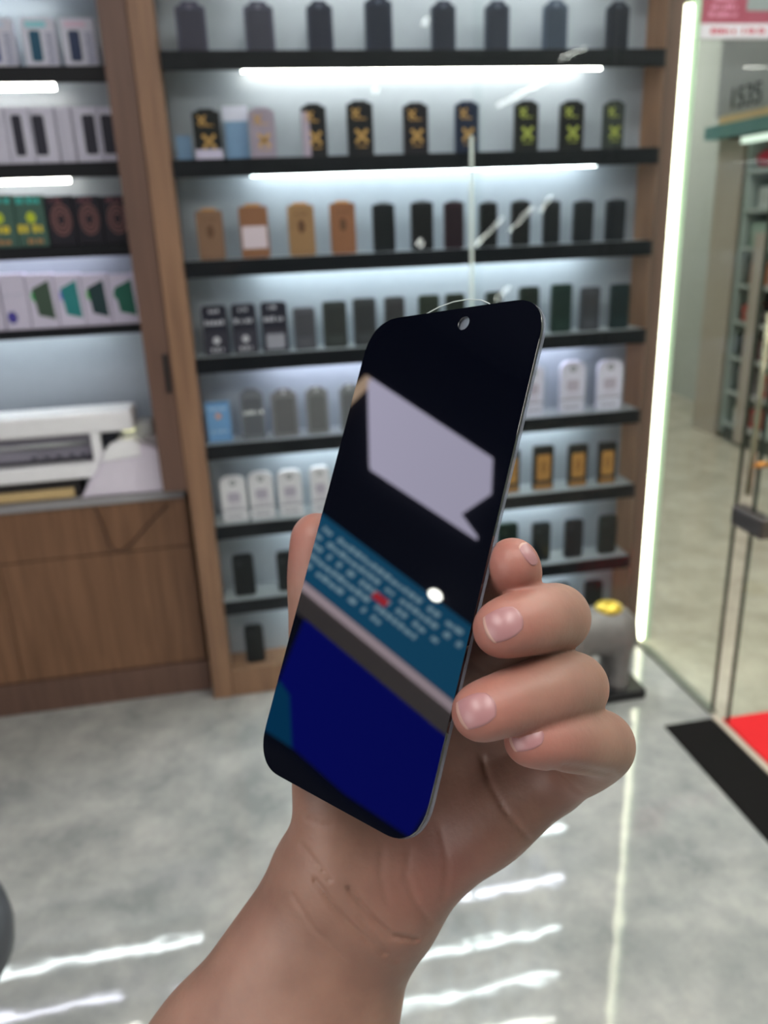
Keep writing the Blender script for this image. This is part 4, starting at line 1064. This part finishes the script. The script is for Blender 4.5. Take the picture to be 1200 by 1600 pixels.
def spline(ctrl, n=5):
    """joints with radii -> smooth run of tapered segments"""
    K = [np.append(J(*c[:3]), c[3]) for c in ctrl]
    K = [2 * K[0] - K[1]] + K + [2 * K[-1] - K[-2]]
    P = []; n = n + 5
    for i in range(1, len(K) - 2):
        for t in np.linspace(0, 1, n, endpoint=False):
            a, b, c, d = K[i - 1:i + 3]
            P.append(0.5 * ((2 * b) + (c - a) * t + (2 * a - 5 * b + 4 * c - d) * t * t + (3 * b - a - 3 * c + d) * t ** 3))
    P.append(K[-2])
    return [(P[i][:3], P[i + 1][:3], P[i][3], P[i + 1][3]) for i in range(len(P) - 1)]
THUMB = spline([(522, 1150, .270, .0125), (503, 1060, .274, .0108), (498, 960, .277, .0102), (496, 900, .278, .0102), (496, 843, .278, .0092)], 4)
FING = {
 'index': spline([(632, 1020, .279, .0105), (735, 930, .255, .0095), (782, 912, .232, .0090), (799, 898, .218, .0078), (801, 880, .209, .0065)], 3),
 'middle': spline([(705, 1050, .279, .0110), (812, 985, .256, .0100), (868, 966, .232, .0096), (842, 968, .213, .0088), (806, 976, .204, .0078), (782, 983, .200, .0068)], 3),
 'ring': spline([(778, 1118, .276, .0108), (850, 1085, .254, .0102), (895, 1074, .232, .0099), (862, 1078, .214, .0091), (800, 1096, .203, .0080), (750, 1113, .197, .0070)], 3),
 'pinky': spline([(850, 1215, .271, .0105), (905, 1190, .254, .0104), (939, 1164, .236, .0096), (908, 1158, .221, .0086), (862, 1156, .211, .0076), (826, 1157, .206, .0063)], 3),
}
def pl(pts, d0): return [J(px, py, d0) for px, py in pts]
CREASE = [  # polyline on the skin (depth guess), depth, width
    (pl([(752, 1180), (765, 1225), (790, 1268), (826, 1312)], .252), .0007, .0008),
    (pl([(545, 1388), (580, 1432), (612, 1462), (650, 1468)], .262), .0013, .0009),
    (pl([(492, 1375), (525, 1420), (560, 1455), (600, 1490)], .262), .0009, .0008),
    (pl([(470, 1320), (500, 1355), (515, 1375)], .262), .0007, .0007),
    (pl([(560, 1430), (585, 1465), (615, 1500)], .262), .0007, .0007),
    (pl([(458, 1400), (490, 1450), (540, 1500)], .262), .0003, .0007),
    (pl([(480, 1280), (505, 1290), (520, 1288)], .262), .0003, .0006),
    (pl([(640, 1395), (660, 1425), (672, 1440)], .258), .0006, .0009),
    (pl([(598, 1325), (595, 1370), (606, 1410)], .258), .0004, .0010),
    (pl([(640, 1330), (634, 1370), (650, 1405)], .258), .0004, .0010),
    (pl([(690, 1300), (700, 1350), (694, 1400)], .258), .0004, .0010),
    (pl([(880, 1196), (915, 1200), (950, 1208)], .231), .0007, .0010),
    (pl([(905, 1235), (880, 1215), (862, 1200)], .240), .0006, .0010),
    (pl([(700, 1055), (735, 1035), (760, 1050)], .262), .0006, .0008),
]
def chain(P, segs, k):
    d = None
    for a, b, r1, r2 in segs:
        e = seg_d(P, a, b, r1, r2)
        d = e if d is None else smin(d, e, k)
    return d
def hand_f(P):
    P = np.asarray(P, np.float32)
    palm = chain(P, PALM, .011)
    arm = chain(P, ARM, .012)
    d = smin(palm, arm, .020)
    d = smin(d, chain(P, THUMB, .0006), .008)
    f = None
    for nm, s in FING.items():
        c = chain(P, s, .0009)
        f = c if f is None else smin(f, c, .0012)
    d = smin(d, f, .0045)
    # creases, followed along the viewing ray so depth needs no guess
    uv = P[:, :2] / P[:, 2:3]
    near = np.abs(d) < .004
    if near.any():
        Q = uv[near]; add = np.zeros(len(Q), np.float32)
        front = P[near][:, 2]
        for pts, dep, wid in CREASE:
            best = None
            for i in range(len(pts) - 1):
                a = pts[i][:2] / pts[i][2]; b = pts[i + 1][:2] / pts[i + 1][2]
                ab = b - a; h = np.clip(((Q - a) @ ab) / (ab @ ab), 0, 1)
                e = np.sqrt((((Q - a) - h[:, None] * ab) ** 2).sum(1)) * 0.265
                best = e if best is None else np.minimum(best, e)
            add += dep * np.exp(-(best / wid) ** 2) * (front < .283)
        d = d.copy(); d[near] += add
    return d
hv, hq = sdf_mesh(hand_f, (-.125, -.315, .185), (.092, .008, .325), .00085)
tips = [FING[k][-1][1] for k in FING] + [THUMB[-1][1]]
pink = np.zeros(len(hv))
for t in tips: pink = np.maximum(pink, np.exp(-(np.linalg.norm(hv - t, axis=1) / .014) ** 2))
for k in FING:
    pink = np.maximum(pink, 0.45 * np.exp(-(np.linalg.norm(hv - FING[k][5][1], axis=1) / .012) ** 2))
pink = np.maximum(pink, 0.5 * np.exp(-(np.linalg.norm((hv - J(690, 1370, .255)) , axis=1) / .02) ** 2))
toW = lambda v: EYE + v[:, :1] * RT + v[:, 1:2] * UP + v[:, 2:3] * FW
hq = hq[:, ::-1]      # camera axes are left-handed
def skin_mat():
    m = bpy.data.materials.new('skin'); m.use_nodes = True; nt = m.node_tree; b = nt.nodes['Principled BSDF']
    tc = nt.nodes.new('ShaderNodeTexCoord')
    n = nt.nodes.new('ShaderNodeTexNoise'); n.inputs['Scale'].default_value = 55; n.inputs['Detail'].default_value = 5
    nt.links.new(tc.outputs['Object'], n.inputs['Vector'])
    r = nt.nodes.new('ShaderNodeValToRGB')
    r.color_ramp.elements[0].position = 0.35; r.color_ramp.elements[0].color = (*s2l((126, 94, 81)), 1)
    r.color_ramp.elements[1].position = 0.68; r.color_ramp.elements[1].color = (*s2l((143, 109, 94)), 1)
    nt.links.new(n.outputs['Fac'], r.inputs[0])
    at_ = nt.nodes.new('ShaderNodeAttribute'); at_.attribute_name = 'pink'
    mx = nt.nodes.new('ShaderNodeMix'); mx.data_type = 'RGBA'
    nt.links.new(at_.outputs['Fac'], mx.inputs[0]); nt.links.new(r.outputs[0], mx.inputs[6])
    mx.inputs[7].default_value = (*s2l((152, 98, 88)), 1)
    nt.links.new(mx.outputs[2], b.inputs['Base Color'])
    b.inputs['Roughness'].default_value = 0.5
    b.inputs['Subsurface Weight'].default_value = 0.25
    b.inputs['Subsurface Radius'].default_value = (1.0, 0.35, 0.2)
    b.inputs['Subsurface Scale'].default_value = 0.004
    n2 = nt.nodes.new('ShaderNodeTexNoise'); n2.inputs['Scale'].default_value = 420; n2.inputs['Detail'].default_value = 6
    nt.links.new(tc.outputs['Object'], n2.inputs['Vector'])
    bp = nt.nodes.new('ShaderNodeBump'); bp.inputs['Strength'].default_value = 0.22; bp.inputs['Distance'].default_value = 0.0006
    nt.links.new(n2.outputs['Fac'], bp.inputs['Height']); nt.links.new(bp.outputs[0], b.inputs['Normal'])
    return m
hand = np_mesh('hand', toW(hv), hq, [skin_mat()], attr={'pink': pink})
tag(hand, 'left hand and bare forearm of a person gripping the black glass, palm toward viewer', 'hand')

def nail(cx, cy, ax, ay, L, Wd, d0, name='fingernail', lab=None, fn=None):
    """shield of nail laid on the skin: centre, direction to the tip and size as seen"""
    fn = fn or hand_f
    u = np.array([ax, ay], float); u /= np.linalg.norm(u); vv = np.array([-u[1], u[0]])
    NU, NV = 18, 15
    verts = []; 
    for i in range(NU + 1):
        for j in range(NV + 1):
            s = -1 + 2 * i / NU; t = -1 + 2 * j / NV
            # superellipse disc from the square
            x = s * math.sqrt(max(0, 1 - 0.5 * t * t * (0.75 if s > 0 else 1.0))); y = t * math.sqrt(max(0, 1 - 0.5 * s * s * (0.55 if s > 0 else 0.95)))
            p = np.array([cx, cy]) + u * x * L / 2 + vv * y * Wd / 2
            verts.append(p)
    V2 = np.array(verts)
    dirs = np.stack([(V2[:, 0] - 600) / F_PX, -(V2[:, 1] - 800) / F_PX, np.ones(len(V2))], 1)
    t = np.full(len(V2), d0 - 0.016)
    for _ in range(40):
        t = t + fn(dirs * t[:, None]) * 0.8
    P0 = dirs * t[:, None]
    e = 0.0006
    g = np.stack([fn(P0 + np.eye(3)[k] * e) - fn(P0 - np.eye(3)[k] * e) for k in range(3)], 1)
    g /= np.maximum(np.linalg.norm(g, axis=1, keepdims=True), 1e-9)
    idx = np.arange(len(V2)); I = idx // (NV + 1); Jx = idx % (NV + 1)
    rim = (I == 0) | (I == NU) | (Jx == 0) | (Jx == NV)
    off = np.where(rim, -0.0002, 0.0002)
    top = P0 + g * off[:, None]; bot = P0 - g * 0.0006
    F = []
    for i in range(NU):
        for j in range(NV):
            a = i * (NV + 1) + j; F.append((a, a + NV + 1, a + NV + 2, a + 1))
    n = len(V2); F2 = [tuple(x + n for x in f[::-1]) for f in F]
    bd = [j for j in range(NV + 1)] + [i * (NV + 1) + NV for i in range(1, NU + 1)] + [NU * (NV + 1) + j for j in range(NV - 1, -1, -1)] + [i * (NV + 1) for i in range(NU - 1, 0, -1)]
    F3 = [(bd[k], bd[(k + 1) % len(bd)], bd[(k + 1) % len(bd)] + n, bd[k] + n) for k in range(len(bd))]
    o = np_mesh(name, toW(np.concatenate([top, bot])), np.array(F + F2 + F3), [NAIL, NAILT], hand)
    mi = np.zeros(len(F) + len(F2) + len(F3), np.int32)
    for k in range(len(F)):
        if k // NV >= NU - 2: mi[k] = 1
    o.data.polygons.foreach_set('material_index', mi)
    bmx = bmesh.new(); bmx.from_mesh(o.data); bmesh.ops.recalc_face_normals(bmx, faces=bmx.faces[:]); bmx.to_mesh(o.data); bmx.free()
    if lab: o['label'] = lab
    return o
NAIL = mat('nail_pink', (150, 108, 110), rough=0.36)
NAILT = mat('nail_free_edge', (176, 142, 130), rough=0.36)
nail(787, 975, -50, 22, 66, 54, .200, lab='pale pink nail of the middle finger')
nail(745, 1110, -55, 22, 66, 56, .196, lab='pale pink nail of the ring finger')
nail(823, 1153, -55, 14, 58, 42, .206, fn=lambda P: chain(np.asarray(P, np.float32), FING['pinky'], .0009), lab='pink nail of the little finger, partly under the ring finger')
nail(826, 866, -18, -26, 44, 18, .210, lab='nail of the index finger seen from its side')
